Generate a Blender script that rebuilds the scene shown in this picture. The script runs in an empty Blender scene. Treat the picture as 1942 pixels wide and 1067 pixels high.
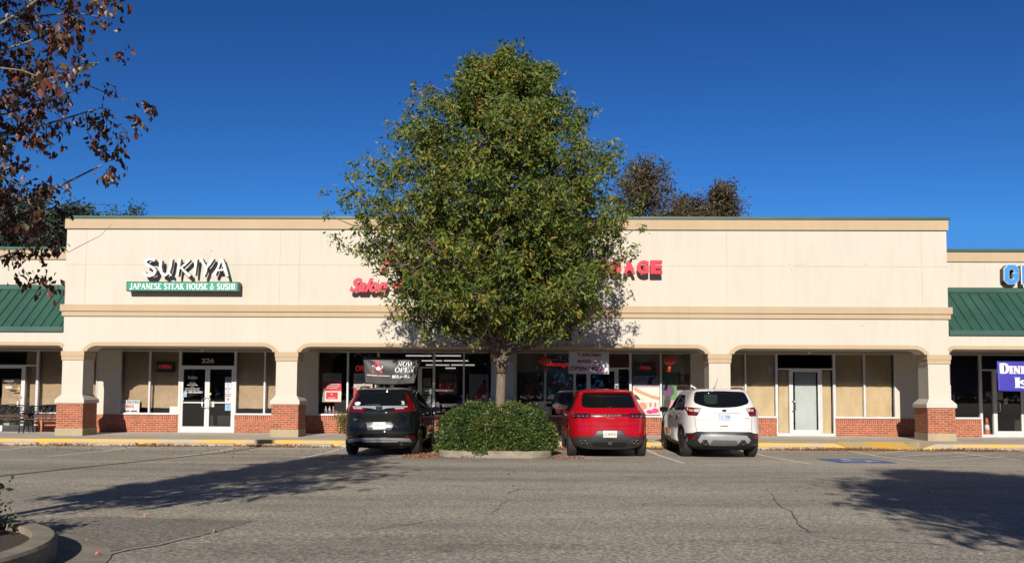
import bpy, bmesh, math, random
import numpy as np
from mathutils import Vector, Matrix
random.seed(7); RNG = np.random.default_rng(11)
S = bpy.context.scene
COL = S.collection
R = math.radians
# ------------------------------------------------------------------ camera
FPX, CX, W, H = 1571.0, 971.0, 1942.0, 1067.0
PITCH, YAW, ROLL = R(3.3), R(0.9), R(0.295)
PPY = 743.0 - FPX*math.tan(PITCH)
CZ = 1.39
fwd = Vector((-math.sin(YAW)*math.cos(PITCH), math.cos(YAW)*math.cos(PITCH), math.sin(PITCH)))
rt = Vector((math.cos(YAW), math.sin(YAW), 0)); up = rt.cross(fwd)
rt2 = rt*math.cos(ROLL)+up*math.sin(ROLL); up2 = rt2.cross(fwd)
cam_d = bpy.data.cameras.new('camera'); cam = bpy.data.objects.new('camera', cam_d); COL.objects.link(cam)
cam.matrix_world = Matrix(((rt2.x, up2.x, -fwd.x, 0), (rt2.y, up2.y, -fwd.y, 0), (rt2.z, up2.z, -fwd.z, CZ), (0, 0, 0, 1)))
cam_d.sensor_width = 36; cam_d.lens = 36*FPX/W
cam_d.shift_y = (PPY-H/2)/W; cam_d.shift_x = 0
cam_d.clip_end = 2000; cam_d.clip_start = 0.05
S.camera = cam
# ------------------------------------------------------------------ light
SUN_AZ, SUN_EL = R(5.3), R(25.0)     # light travels towards +Y, slightly +X
wd = bpy.data.worlds.new('World'); S.world = wd; wd.use_nodes = True
nt = wd.node_tree; nt.nodes.clear()
sk = nt.nodes.new('ShaderNodeTexSky'); sk.sky_type = 'NISHITA'; sk.sun_disc = False
sk.sun_elevation = SUN_EL; sk.sun_rotation = math.pi + SUN_AZ
sk.air_density = 1.0; sk.dust_density = 0.1; sk.ozone_density = 3.0; sk.altitude = 600
bg = nt.nodes.new('ShaderNodeBackground'); bg.inputs[1].default_value = 0.066
ow = nt.nodes.new('ShaderNodeOutputWorld')
tint = nt.nodes.new('ShaderNodeMix'); tint.data_type = 'RGBA'; tint.blend_type = 'MULTIPLY'; tint.inputs[0].default_value = 1
tint.inputs[7].default_value = (0.122, 0.245, 0.340, 1)
gm = nt.nodes.new('ShaderNodeGamma'); gm.inputs[1].default_value = 1.55      # the deep polarised blue of the clear autumn sky
nt.links.new(sk.outputs[0], gm.inputs[0]); nt.links.new(gm.outputs[0], tint.inputs[6]); lim = nt.nodes.new('ShaderNodeMix'); lim.data_type = 'RGBA'; lim.blend_type = 'DARKEN'; lim.inputs[0].default_value = 1; lim.inputs[7].default_value = (0.90, 3.0, 7.7, 1)
nt.links.new(tint.outputs[2], lim.inputs[6]); nt.links.new(lim.outputs[2], bg.inputs[0]); nt.links.new(bg.outputs[0], ow.inputs[0])
sl = bpy.data.lights.new('sun', 'SUN'); sl.energy = 4.9; sl.angle = R(0.5); sl.color = (1.0, 0.93, 0.82)
so = bpy.data.objects.new('sun', sl); COL.objects.link(so)
ld = Vector((math.sin(SUN_AZ)*math.cos(SUN_EL), math.cos(SUN_AZ)*math.cos(SUN_EL), -math.sin(SUN_EL)))
so.rotation_euler = ld.to_track_quat('-Z', 'Y').to_euler(); so.location = (-5, -30, 20)
S.view_settings.view_transform = 'Standard'; S.view_settings.look = 'None'
S.view_settings.exposure = 0.6; S.view_settings.gamma = 1.0
S.render.resolution_x = 1024; S.render.resolution_y = 562

# ------------------------------------------------------------------ mapping helpers (survey of the place from the photograph)
def ray(px, py):
    return (fwd + rt2*((px-CX)/FPX) + up2*((PPY-py)/FPX))
def P(px, py, Y):
    d = ray(px, py); t = Y/d.y
    return d.x*t, CZ+d.z*t            # X, Z on the plane y = Y
def PXx(px, py, Y): return P(px, py, Y)[0]
def PZ(px, py, Y): return P(px, py, Y)[1]
def rz(y):                             # height of the car park surface
    if y < -5: return 0.455
    if y > 21: return -0.17
    return 0.335-0.024*y
def G(px, py):
    d = ray(px, py); Y = 10.0
    for _ in range(60):
        t = (rz(Y)-CZ)/d.z; Y = 0.5*Y+0.5*d.y*t
    t = Y/d.y
    return d.x*t, Y

# ------------------------------------------------------------------ materials
KA = 0.67                              # survey colours were taken at exposure 0; scale them to real-world reflectance
def ka(c, f=1.0): return tuple(x*KA*f for x in c)
MATS = {}
def nodes(name):
    m = bpy.data.materials.new(name); m.use_nodes = True
    t = m.node_tree; b = t.nodes['Principled BSDF']
    return m, t, b
def N(t, kind, **kw):
    n = t.nodes.new(kind)
    for k, v in kw.items(): setattr(n, k, v)
    return n
def noise(t, scale, detail=3, vec=None, rough=0.55):
    n = N(t, 'ShaderNodeTexNoise'); n.inputs['Scale'].default_value = scale; n.inputs['Detail'].default_value = detail
    n.inputs['Roughness'].default_value = rough
    if vec is not None: t.links.new(vec, n.inputs['Vector'])
    return n
def ramp(t, src, stops):
    r = N(t, 'ShaderNodeValToRGB'); cr = r.color_ramp
    while len(cr.elements) > 1: cr.elements.remove(cr.elements[-1])
    cr.elements[0].position = stops[0][0]; cr.elements[0].color = (*stops[0][1], 1)
    for p, c in stops[1:]:
        e = cr.elements.new(p); e.color = (*c, 1)
    t.links.new(src, r.inputs[0]); return r
def pos(t, scale=(1, 1, 1)):
    g = N(t, 'ShaderNodeNewGeometry'); mp = N(t, 'ShaderNodeMapping'); mp.inputs['Scale'].default_value = scale
    t.links.new(g.outputs['Position'], mp.inputs[0]); return mp.outputs[0]
def mixc(t, fac, a, b, mode='MIX'):
    m = N(t, 'ShaderNodeMix'); m.data_type = 'RGBA'; m.blend_type = mode
    for i, v in ((0, fac), (6, a), (7, b)):
        if hasattr(v, 'links') or hasattr(v, 'is_linked'): t.links.new(v, m.inputs[i])
        elif i == 0: m.inputs[0].default_value = v
        else: m.inputs[i].default_value = (*v, 1)
    return m.outputs[2]
def bump(t, b, src, strength=0.3, dist=0.02):
    n = N(t, 'ShaderNodeBump'); n.inputs['Strength'].default_value = strength; n.inputs['Distance'].default_value = dist
    t.links.new(src, n.inputs['Height']); t.links.new(n.outputs[0], b.inputs['Normal'])
def simple(name, col, rough=0.5, metal=0.0, coat=0.0, emit=None, estr=1.0, var=0.06, vs=6.0, bmp=0.0):
    if name in MATS: return MATS[name]
    if metal < .7: col = ka(col)
    estr *= KA
    m, t, b = nodes(name)
    if var > 0:
        n = noise(t, vs, 4, pos(t))
        c = ramp(t, n.outputs[0], [(0.3, tuple(max(0, x*(1-var*2)) for x in col)), (0.7, tuple(min(1, x*(1+var)) for x in col))])
        t.links.new(c.outputs[0], b.inputs['Base Color'])
        if bmp: bump(t, b, n.outputs[0], bmp, 0.01)
    else: b.inputs['Base Color'].default_value = (*col, 1)
    b.inputs['Roughness'].default_value = rough; b.inputs['Metallic'].default_value = metal
    b.inputs['Coat Weight'].default_value = coat; b.inputs['Coat Roughness'].default_value = 0.03
    if emit: b.inputs['Emission Color'].default_value = (*emit, 1); b.inputs['Emission Strength'].default_value = estr
    MATS[name] = m; return m

def stucco(name, col, dirt=0.10, bandy=False):
    m, t, b = nodes(name); col = ka(col)
    n1 = noise(t, 0.7, 5, pos(t, (1, 1, 0.6))); n2 = noise(t, 2.2, 5, pos(t, (2.0, 2.0, 0.3)))
    n3 = noise(t, 120, 3, pos(t))
    d = tuple(x*(1-dirt) for x in col)
    c1 = ramp(t, n1.outputs[0], [(0.35, d), (0.65, col)])
    c2 = ramp(t, n2.outputs[0], [(0.30, (0.955, 0.95, 0.94)), (0.55, (1, 1, 1))])
    out = mixc(t, 1.0, c1.outputs[0], c2.outputs[0], 'MULTIPLY')
    n5 = noise(t, 5.0, 4, pos(t, (2.2, 2.2, 0.12)), 0.6); n6 = noise(t, 0.8, 3, pos(t)); mm = N(t, 'ShaderNodeMath', operation='MULTIPLY'); t.links.new(n5.outputs[0], mm.inputs[0]); t.links.new(n6.outputs[0], mm.inputs[1])
    c5 = ramp(t, mm.outputs[0], [(0.35, (1, 1, 1)), (0.47, (0.96, 0.95, 0.93))]); out = mixc(t, 1.0, out, c5.outputs[0], 'MULTIPLY')
    n4 = noise(t, 9, 6, pos(t, (1, 1, 1)), 0.7)
    sp = ramp(t, n4.outputs[0], [(0.27, (0.72, 0.68, 0.62)), (0.33, (1, 1, 1))])
    out = mixc(t, 0.5, out, mixc(t, 1.0, out, sp.outputs[0], 'MULTIPLY'))
    t.links.new(out, b.inputs['Base Color']); b.inputs['Roughness'].default_value = 0.9
    bump(t, b, n3.outputs[0], 0.25, 0.004)
    MATS[name] = m; return m
M_CREAM = stucco('cream_stucco', (0.665, 0.612, 0.522), 0.05)
M_TAN = stucco('tan_stucco', (0.56, 0.42, 0.27), 0.05)
M_JOINT = simple('joint', (0.52, 0.43, 0.32), 0.9)
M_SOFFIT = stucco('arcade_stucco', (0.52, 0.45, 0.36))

def brick_mat(name, bw, bh, off=0.5, seed=0.0):
    m, t, b = nodes(name)
    g = N(t, 'ShaderNodeNewGeometry'); s = N(t, 'ShaderNodeSeparateXYZ'); t.links.new(g.outputs['Position'], s.inputs[0])
    ad = N(t, 'ShaderNodeMath', operation='ADD'); t.links.new(s.outputs[0], ad.inputs[0]); t.links.new(s.outputs[1], ad.inputs[1])
    cb = N(t, 'ShaderNodeCombineXYZ'); t.links.new(ad.outputs[0], cb.inputs[0]); t.links.new(s.outputs[2], cb.inputs[1])
    mp = N(t, 'ShaderNodeMapping'); mp.inputs['Location'].default_value = (seed, 0.0, 0); t.links.new(cb.outputs[0], mp.inputs[0])
    br = N(t, 'ShaderNodeTexBrick'); br.offset = off
    t.links.new(mp.outputs[0], br.inputs['Vector'])
    br.inputs['Scale'].default_value = 1.0; br.inputs['Brick Width'].default_value = bw; br.inputs['Row Height'].default_value = bh
    br.inputs['Mortar Size'].default_value = 0.006; br.inputs['Mortar Smooth'].default_value = 0.1; br.inputs['Bias'].default_value = -0.1
    br.inputs['Color1'].default_value = (0.31, 0.077, 0.037, 1); br.inputs['Color2'].default_value = (0.175, 0.05, 0.027, 1)
    br.inputs['Mortar'].default_value = (0.40, 0.27, 0.18, 1)
    n = noise(t, 14, 4, pos(t)); c = ramp(t, n.outputs[0], [(0.3, (0.75, 0.72, 0.7)), (0.7, (1.1, 1.05, 1.0))])
    t.links.new(mixc(t, 1.0, br.outputs[0], c.outputs[0], 'MULTIPLY'), b.inputs['Base Color']); b.inputs['Roughness'].default_value = 0.85
    bump(t, b, br.outputs['Fac'], -0.5, 0.008)
    MATS[name] = m; return m
M_BRICK = brick_mat('red_brick', 0.203, 0.0677)
M_SOLDIER = brick_mat('red_brick_header', 0.0677, 0.203, 0.0)
M_STONE = stucco('tan_stone_base', (0.48, 0.38, 0.25), 0.22)

def concrete(name, col, stain=0.3, sc=1.5):
    m, t, b = nodes(name); col = ka(col)
    n1 = noise(t, sc, 6, pos(t, (0.6, 1, 1)), 0.65); n2 = noise(t, 60, 3, pos(t))
    c1 = ramp(t, n1.outputs[0], [(0.3, tuple(x*(1-stain) for x in col)), (0.62, col)])
    c2 = ramp(t, n2.outputs[0], [(0.3, (0.82, 0.82, 0.82)), (0.7, (1.08, 1.08, 1.08))])
    t.links.new(mixc(t, 1.0, c1.outputs[0], c2.outputs[0], 'MULTIPLY'), b.inputs['Base Color']); b.inputs['Roughness'].default_value = 0.9
    bump(t, b, n2.outputs[0], 0.3, 0.004); MATS[name] = m; return m
M_WALK = concrete('sidewalk_concrete', (0.60, 0.53, 0.43))
M_CURB = concrete('curb_concrete', (0.50, 0.44, 0.34), 0.35, 4)
M_ISLE = concrete('island_concrete', (0.36, 0.31, 0.23), 0.45, 5)

def yellow_mat():
    m, t, b = nodes('faded_yellow_paint')
    n1 = noise(t, 0.55, 3, pos(t, (1, 0.0, 0.0)), 0.5); n2 = noise(t, 7, 6, pos(t, (1, 3, 3)), 0.7)
    ad = N(t, 'ShaderNodeMath', operation='ADD'); t.links.new(n1.outputs[0], ad.inputs[0])
    ml = N(t, 'ShaderNodeMath', operation='MULTIPLY'); ml.inputs[1].default_value = 0.55; t.links.new(n2.outputs[0], ml.inputs[0]); t.links.new(ml.outputs[0], ad.inputs[1])
    c = ramp(t, ad.outputs[0], [(0.67, ka((0.50, 0.42, 0.29))), (0.75, ka((0.66, 0.45, 0.17))), (0.87, ka((0.84, 0.47, 0.06)))])
    t.links.new(c.outputs[0], b.inputs['Base Color']); b.inputs['Roughness'].default_value = 0.8
    MATS['yellow'] = m; return m
M_YELLOW = yellow_mat()

def asphalt(name, dark=1.0):
    dark = dark*KA
    m, t, b = nodes(name)
    base = noise(t, 0.10, 5, pos(t, (0.5, 1.6, 1)), 0.6)
    c1 = ramp(t, base.outputs[0], [(0.36, (0.35*dark, 0.312*dark, 0.255*dark)), (0.6, (0.47*dark, 0.42*dark, 0.345*dark))])
    st = noise(t, 0.9, 6, pos(t, (0.35, 1.4, 1)), 0.7)
    c1b = ramp(t, st.outputs[0], [(0.33, (0.74, 0.73, 0.72)), (0.55, (1.03, 1.03, 1.02))])
    sp = noise(t, 26, 5, pos(t), 0.72)
    c2 = ramp(t, sp.outputs[0], [(0.36, (0.42, 0.42, 0.44)), (0.50, (0.95, 0.95, 0.95)), (0.66, (1.55, 1.52, 1.45))])
    sp2 = N(t, 'ShaderNodeTexVoronoi'); sp2.inputs['Scale'].default_value = 62; t.links.new(pos(t), sp2.inputs['Vector'])
    c3 = ramp(t, sp2.outputs['Color'], [(0.1, (0.62, 0.62, 0.63)), (0.55, (1, 1, 1)), (0.92, (1.5, 1.45, 1.35))])
    o = mixc(t, 1.0, c1.outputs[0], c1b.outputs[0], 'MULTIPLY')
    lane = noise(t, 0.55, 4, pos(t, (0.05, 1.0, 1)), 0.5); cl = ramp(t, lane.outputs[0], [(0.36, (0.83, 0.84, 0.86)), (0.5, (1, 1, 1)), (0.64, (1.10, 1.09, 1.06))])
    o = mixc(t, 1.0, o, cl.outputs[0], 'MULTIPLY')
    oil = noise(t, 1.3, 5, pos(t, (1, 0.8, 1)), 0.6); co = ramp(t, oil.outputs[0], [(0.60, (1, 1, 1)), (0.70, (0.66, 0.65, 0.64))])
    o = mixc(t, 1.0, o, co.outputs[0], 'MULTIPLY')
    o = mixc(t, 1.0, o, c2.outputs[0], 'MULTIPLY'); o = mixc(t, 1.0, o, c3.outputs[0], 'MULTIPLY')
    t.links.new(o, b.inputs['Base Color']); b.inputs['Roughness'].default_value = 0.88
    bump(t, b, sp.outputs[0], 0.5, 0.012)
    MATS[name] = m; return m
M_ASPH = asphalt('worn_asphalt'); M_ASPH2 = asphalt('darker_asphalt', 0.70)

def worn(name, col, lo=0.42, hi=0.5):
    m, t, b = nodes(name)
    n = noise(t, 11, 6, pos(t), 0.75); 
    c = ramp(t, n.outputs[0], [(lo-0.06, ka((0.28, 0.26, 0.22))), (hi, ka(col))])
    t.links.new(c.outputs[0], b.inputs['Base Color']); b.inputs['Roughness'].default_value = 0.85; MATS[name] = m; return m
M_LINE = worn('worn_white_paint', (0.74, 0.72, 0.66), 0.36, 0.45); M_BLUE = worn('worn_blue_paint', (0.035, 0.13, 0.42), 0.36, 0.44)

def glass_mat():
    m, t, b = nodes('shop_glass'); t.nodes.remove(b)
    o = t.nodes['Material Output']
    tr = N(t, 'ShaderNodeBsdfTransparent'); tr.inputs[0].default_value = (0.97, 0.97, 0.96, 1)
    gl = N(t, 'ShaderNodeBsdfGlossy'); gl.inputs['Roughness'].default_value = 0.0
    fr = N(t, 'ShaderNodeFresnel'); fr.inputs[0].default_value = 1.5
    mx = N(t, 'ShaderNodeMixShader'); t.links.new(fr.outputs[0], mx.inputs[0]); t.links.new(tr.outputs[0], mx.inputs[1]); t.links.new(gl.outputs[0], mx.inputs[2])
    t.links.new(mx.outputs[0], o.inputs[0]); MATS['glass'] = m; return m
M_GLASS = glass_mat()
M_ALU = simple('white_aluminium', (0.66, 0.66, 0.66), 0.45, 0.0, var=0.05, vs=3)
M_STEEL = simple('brushed_steel', (0.6, 0.6, 0.6), 0.3, 0.9)
M_GREEN = simple('green_metal', (0.030, 0.098, 0.072), 0.5, 0.0, var=0.10, vs=1.2)
M_KRAFT = None
def kraft(name, col):
    m, t, b = nodes(name); col = ka(col)
    n1 = noise(t, 1.5, 3, pos(t, (2.0, 1, 0.9))); n2 = noise(t, 1.2, 3, pos(t, (1, 1, 1.5)))
    c = ramp(t, n1.outputs[0], [(0.3, tuple(x*0.86 for x in col)), (0.72, tuple(x*1.08 for x in col))])
    t.links.new(c.outputs[0], b.inputs['Base Color']); b.inputs['Roughness'].default_value = 0.75
    ad = N(t, 'ShaderNodeMath', operation='ADD'); t.links.new(n1.outputs[0], ad.inputs[0]); t.links.new(n2.outputs[0], ad.inputs[1])
    bump(t, b, ad.outputs[0], 0.7, 0.06); MATS[name] = m; return m
M_KRAFT = kraft('brown_kraft_paper', (0.44, 0.315, 0.20)); M_KRAFT2 = kraft('yellowish_kraft_paper', (0.62, 0.47, 0.28))
M_WPAPER = simple('white_sheet', (0.50, 0.55, 0.55), 0.6, var=0.05, vs=2)
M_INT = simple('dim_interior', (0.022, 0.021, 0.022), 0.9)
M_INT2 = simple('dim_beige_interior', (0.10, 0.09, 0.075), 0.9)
def flat(col, name=None, rough=0.6): return simple(name or 'print_%02x%02x%02x' % tuple(int(max(0, min(1, c))*255) for c in col), col, rough, var=0.03)

def leaf_mat(name, stops, trans=0.3, rough=0.45):
    m, t, b = nodes(name); o = t.nodes['Material Output']
    g = N(t, 'ShaderNodeNewGeometry')
    n = noise(t, 1.7, 4, pos(t)); ad = N(t, 'ShaderNodeMath', operation='ADD'); ml = N(t, 'ShaderNodeMath', operation='MULTIPLY'); ml.inputs[1].default_value = 0.42
    t.links.new(g.outputs['Random Per Island'], ml.inputs[0]); t.links.new(ml.outputs[0], ad.inputs[0])
    m2 = N(t, 'ShaderNodeMath', operation='MULTIPLY'); m2.inputs[1].default_value = 0.80; t.links.new(n.outputs[0], m2.inputs[0]); t.links.new(m2.outputs[0], ad.inputs[1])
    c = ramp(t, ad.outputs[0], [(p, ka(q, 1.08)) for p, q in stops])
    t.links.new(c.outputs[0], b.inputs['Base Color']); b.inputs['Roughness'].default_value = rough
    tl = N(t, 'ShaderNodeBsdfTranslucent'); t.links.new(c.outputs[0], tl.inputs[0])
    mx = N(t, 'ShaderNodeMixShader'); mx.inputs[0].default_value = trans
    t.links.new(b.outputs[0], mx.inputs[1]); t.links.new(tl.outputs[0], mx.inputs[2]); t.links.new(mx.outputs[0], o.inputs[0])
    MATS[name] = m; return m
def bark(name, col):
    m, t, b = nodes(name); col = ka(col)
    n = noise(t, 9, 6, pos(t, (3, 3, 0.5)), 0.7); c = ramp(t, n.outputs[0], [(0.3, tuple(x*0.45 for x in col)), (0.65, col)])
    t.links.new(c.outputs[0], b.inputs['Base Color']); b.inputs['Roughness'].default_value = 0.95; bump(t, b, n.outputs[0], 0.9, 0.03); MATS[name] = m; return m
M_BARK = bark('grey_brown_bark', (0.27, 0.205, 0.145)); M_BARK2 = bark('pale_bark', (0.34, 0.30, 0.25))

# ------------------------------------------------------------------ mesh helpers
class MB:
    def __init__(s): s.v = []; s.f = []; s.m = []; s.mats = []; s.sm = []
    def mi(s, mat):
        if mat not in s.mats: s.mats.append(mat)
        return s.mats.index(mat)
    def add(s, vs, fs, mat, smooth=False):
        o = len(s.v); s.v += [tuple(v) for v in vs]; k = s.mi(mat)
        for f in fs: s.f.append(tuple(i+o for i in f)); s.m.append(k); s.sm.append(smooth)
    def box(s, x0, x1, y0, y1, z0, z1, mat):
        if x0 > x1: x0, x1 = x1, x0
        if y0 > y1: y0, y1 = y1, y0
        if z0 > z1: z0, z1 = z1, z0
        vs = [(x0, y0, z0), (x1, y0, z0), (x1, y1, z0), (x0, y1, z0), (x0, y0, z1), (x1, y0, z1), (x1, y1, z1), (x0, y1, z1)]
        s.add(vs, [(0, 3, 2, 1), (4, 5, 6, 7), (0, 1, 5, 4), (1, 2, 6, 5), (2, 3, 7, 6), (3, 0, 4, 7)], mat)
    def prism(s, pts, y0, y1, mat):     # polygon in XZ extruded in Y, concave allowed
        bm = bmesh.new(); vs = [bm.verts.new((p[0], y0, p[1])) for p in pts]
        f = bm.faces.new(vs); r = bmesh.ops.extrude_face_region(bm, geom=[f])
        for v in [g for g in r['geom'] if isinstance(g, bmesh.types.BMVert)]: v.co.y = y1
        bmesh.ops.recalc_face_normals(bm, faces=bm.faces); bmesh.ops.triangulate(bm, faces=bm.faces)
        bm.verts.index_update(); s.add([v.co.copy() for v in bm.verts], [[v.index for v in f.verts] for f in bm.faces], mat); bm.free()
    def frustum(s, x0, x1, y0, y1, z0, X0, X1, Y0, Y1, z1, mat):
        vs = [(x0, y0, z0), (x1, y0, z0), (x1, y1, z0), (x0, y1, z0), (X0, Y0, z1), (X1, Y0, z1), (X1, Y1, z1), (X0, Y1, z1)]
        s.add(vs, [(0, 3, 2, 1), (4, 5, 6, 7), (0, 1, 5, 4), (1, 2, 6, 5), (2, 3, 7, 6), (3, 0, 4, 7)], mat)
    def tube(s, pts, rad, mat, n=8, caps=True):
        pts = [Vector(p) for p in pts]; rad = rad if hasattr(rad, '__len__') else [rad]*len(pts)
        vs = []; fs = []
        ref = Vector((0.0, 0.0, 1.0))
        for i, p in enumerate(pts):
            d = (pts[min(i+1, len(pts)-1)]-pts[max(i-1, 0)]).normalized()
            rf = ref if abs(d.dot(ref)) < 0.95 else Vector((1, 0, 0))
            a = d.cross(rf).normalized(); b2 = d.cross(a)
            for k in range(n):
                th = 2*math.pi*k/n; vs.append(p+a*math.cos(th)*rad[i]+b2*math.sin(th)*rad[i])
        for i in range(len(pts)-1):
            for k in range(n):
                a = i*n+k; b = i*n+(k+1) % n; fs.append((a, b, b+n, a+n))
        if caps: fs.append(tuple(range(n))[::-1]); fs.append(tuple(range((len(pts)-1)*n, len(pts)*n)))
        s.add(vs, fs, mat, True)
    def lathe(s, prof, mat, o=(0, 0, 0), axis='z', n=24):
        vs = []; fs = []
        for r, h in prof:
            for k in range(n):
                a = 2*math.pi*k/n; c, q = r*math.cos(a), r*math.sin(a)
                if axis == 'z': v = (c, q, h)
                elif axis == 'x': v = (h, c, q)
                else: v = (c, h, q)
                vs.append((v[0]+o[0], v[1]+o[1], v[2]+o[2]))
        for i in range(len(prof)-1):
            for k in range(n):
                a = i*n+k; b = i*n+(k+1) % n; fs.append((a, b, b+n, a+n))
        fs.append(tuple(range(n))[::-1]); fs.append(tuple(range((len(prof)-1)*n, len(prof)*n)))
        s.add(vs, fs, mat, True)
    def build(s, name, parent=None, bevel=0, fix=False):
        me = bpy.data.meshes.new(name); me.from_pydata(s.v, [], s.f)
        for m in s.mats: me.materials.append(m)
        me.polygons.foreach_set('material_index', s.m); me.polygons.foreach_set('use_smooth', s.sm); me.update()
        if fix:
            bm = bmesh.new(); bm.from_mesh(me); bmesh.ops.recalc_face_normals(bm, faces=bm.faces); bm.to_mesh(me); bm.free()
        o = bpy.data.objects.new(name, me); COL.objects.link(o)
        if bevel:
            b = o.modifiers.new('bevel', 'BEVEL'); b.width = bevel; b.segments = 2; b.limit_method = 'ANGLE'
        if parent:
            o.parent = parent
            pl = parent
            off = Vector((0, 0, 0))
            while pl is not None and pl.type == 'EMPTY': off += Vector(pl.location); pl = pl.parent
            if not getattr(s, 'local', False): o.matrix_parent_inverse = Matrix.Translation(-off)
        return o
def empty(name, loc=(0, 0, 0)):
    o = bpy.data.objects.new(name, None); COL.objects.link(o); o.location = loc; o.empty_display_size = 0.3; return o
def tag(o, label=None, cat=None, group=None, kind=None):
    if label: o['label'] = label
    if cat: o['category'] = cat
    if group: o['group'] = group
    if kind: o['kind'] = kind
    return o
def struct(o): o['kind'] = 'structure'; return o

def text_mesh(mb, body, x0, x1, z0, z1, y, depth, mat, bold=0.0, shear=0.0, keep=False):
    """writing that stands on the plane y, its face towards -Y, fitted in the box"""
    cu = bpy.data.curves.new('t', 'FONT'); cu.body = body; cu.size = 1; cu.extrude = 0.05; cu.offset = bold; cu.shear = shear; cu.resolution_u = 3
    ob = bpy.data.objects.new('t', cu); COL.objects.link(ob)
    dg = bpy.context.evaluated_depsgraph_get(); dg.update()
    me = bpy.data.meshes.new_from_object(ob.evaluated_get(dg))
    vs = np.array([v.co[:] for v in me.vertices]); fs = [list(p.vertices) for p in me.polygons]
    bpy.data.objects.remove(ob); bpy.data.curves.remove(cu); bpy.data.meshes.remove(me)
    mn, mx = vs.min(0), vs.max(0)
    sx = (x1-x0)/(mx[0]-mn[0]); sz = (z1-z0)/(mx[1]-mn[1])
    out = [(x0+(v[0]-mn[0])*sx, y-depth*(v[2]-mn[2])/(mx[2]-mn[2]), z0+(v[1]-mn[1])*sz) for v in vs]
    mb.add(out, fs, mat)
# stroke lettering with serifs / brush ends
def arc(cx, cy, rx, ry, a0, a1, n=10): return [(cx+rx*math.cos(R(a0+(a1-a0)*i/n)), cy+ry*math.sin(R(a0+(a1-a0)*i/n))) for i in range(n+1)]
GL = {
 'A': (0.86, [([(0.06, 0), (0.42, 1)], .5), ([(0.40, 1), (0.78, 0)], 1), ([(0.2, .36), (0.62, .36)], .5)], [(0.06, 0), (0.78, 0)]),
 'D': (0.84, [([(0.18, 0), (0.18, 1)], 1), ([(0.18, .96), (.4, .96)]+arc(.4, .5, .34, .46, 90, -90)+[(.18, .04)], .8)], []),
 'E': (0.74, [([(0.18, 0), (0.18, 1)], 1), ([(0.1, .95), (.64, .95), (.64, .78)], .5), ([(0.18, .5), (.5, .5)], .5), ([(0.1, .05), (.66, .05), (.66, .24)], .5)], []),
 'G': (0.86, [(arc(.44, .5, .34, .46, 50, 360-30, 16)+[(.74, .45), (.5, .45)], .9)], []),
 'H': (0.90, [([(0.18, 0), (0.18, 1)], 1), ([(0.72, 0), (0.72, 1)], 1), ([(0.18, .52), (.72, .52)], .5)], [(0.18, 0), (.72, 0), (.18, 1), (.72, 1)]),
 'I': (0.44, [([(0.22, 0), (0.22, 1)], 1)], [(.22, 0), (.22, 1)]),
 'J': (0.56, [([(0.36, 1), (0.36, .25)]+arc(.18, .22, .18, .24, 0, -150, 6), 1)], [(.36, 1)]),
 'K': (0.86, [([(0.18, 0), (0.18, 1)], 1), ([(0.2, .42), (.68, 1)], .5), ([(0.34, .55), (.74, 0)], 1)], [(0.18, 0), (.18, 1), (.7, 1), (.74, 0)]),
 'M': (1.0, [([(0.14, 0), (0.14, 1)], .6), ([(0.14, 1), (.5, .2)], 1), ([(.5, .2), (.86, 1)], .6), ([(.86, 1), (.86, 0)], 1)], [(.14, 0), (.86, 0)]),
 'N': (0.92, [([(0.16, 0), (0.16, 1)], .5), ([(0.14, 1), (.76, .02)], 1), ([(0.76, 0), (.76, 1)], .5)], [(.16, 0), (.16, 1), (.76, 1)]),
 'O': (0.92, [(arc(.46, .5, .36, .46, 0, 360, 22), .9)], []),
 'P': (0.76, [([(0.18, 0), (0.18, 1)], 1), ([(0.1, .96), (.38, .96)]+arc(.38, .72, .28, .24, 90, -90, 8)+[(.18, .48)], .7)], [(.18, 0)]),
 'R': (0.84, [([(0.18, 0), (0.18, 1)], 1), ([(0.1, .96), (.38, .96)]+arc(.38, .74, .26, .22, 90, -90, 8)+[(.18, .52)], .7), ([(.4, .5), (.74, 0)], 1)], [(.18, 0), (.74, 0)]),
 'S': (0.68, [(arc(.34, .74, .24, .22, 20, 250, 10)+arc(.34, .26, .26, .23, 70, -160, 10), .95)], []),
 'T': (0.76, [([(0.38, 0), (0.38, 1)], 1), ([(.06, .8), (0.06, .95), (.70, .95), (.7, .8)], .5)], [(.38, 0)]),
 'U': (0.88, [([(0.18, 1), (0.18, .3)]+arc(.45, .3, .27, .27, 180, 360, 10)+[(.72, 1)], .85)], [(.18, 1), (.72, 1)]),
 'W': (1.2, [([(0.06, 1), (.34, 0)], 1), ([(.34, 0), (.6, .95)], .5), ([(.6, .95), (.86, 0)], 1), ([(.86, 0), (1.12, 1)], .5)], [(.06, 1), (.6, 1), (1.12, 1)]),
 '&': (0.9, [([(.82, .1), (.3, .7)]+arc(.4, .8, .14, .16, 190, -30, 8)+arc(.36, .25, .26, .24, 110, 330, 10)+[(.78, .5)], .75)], []),
 ' ': (0.4, [], [])}
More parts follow.
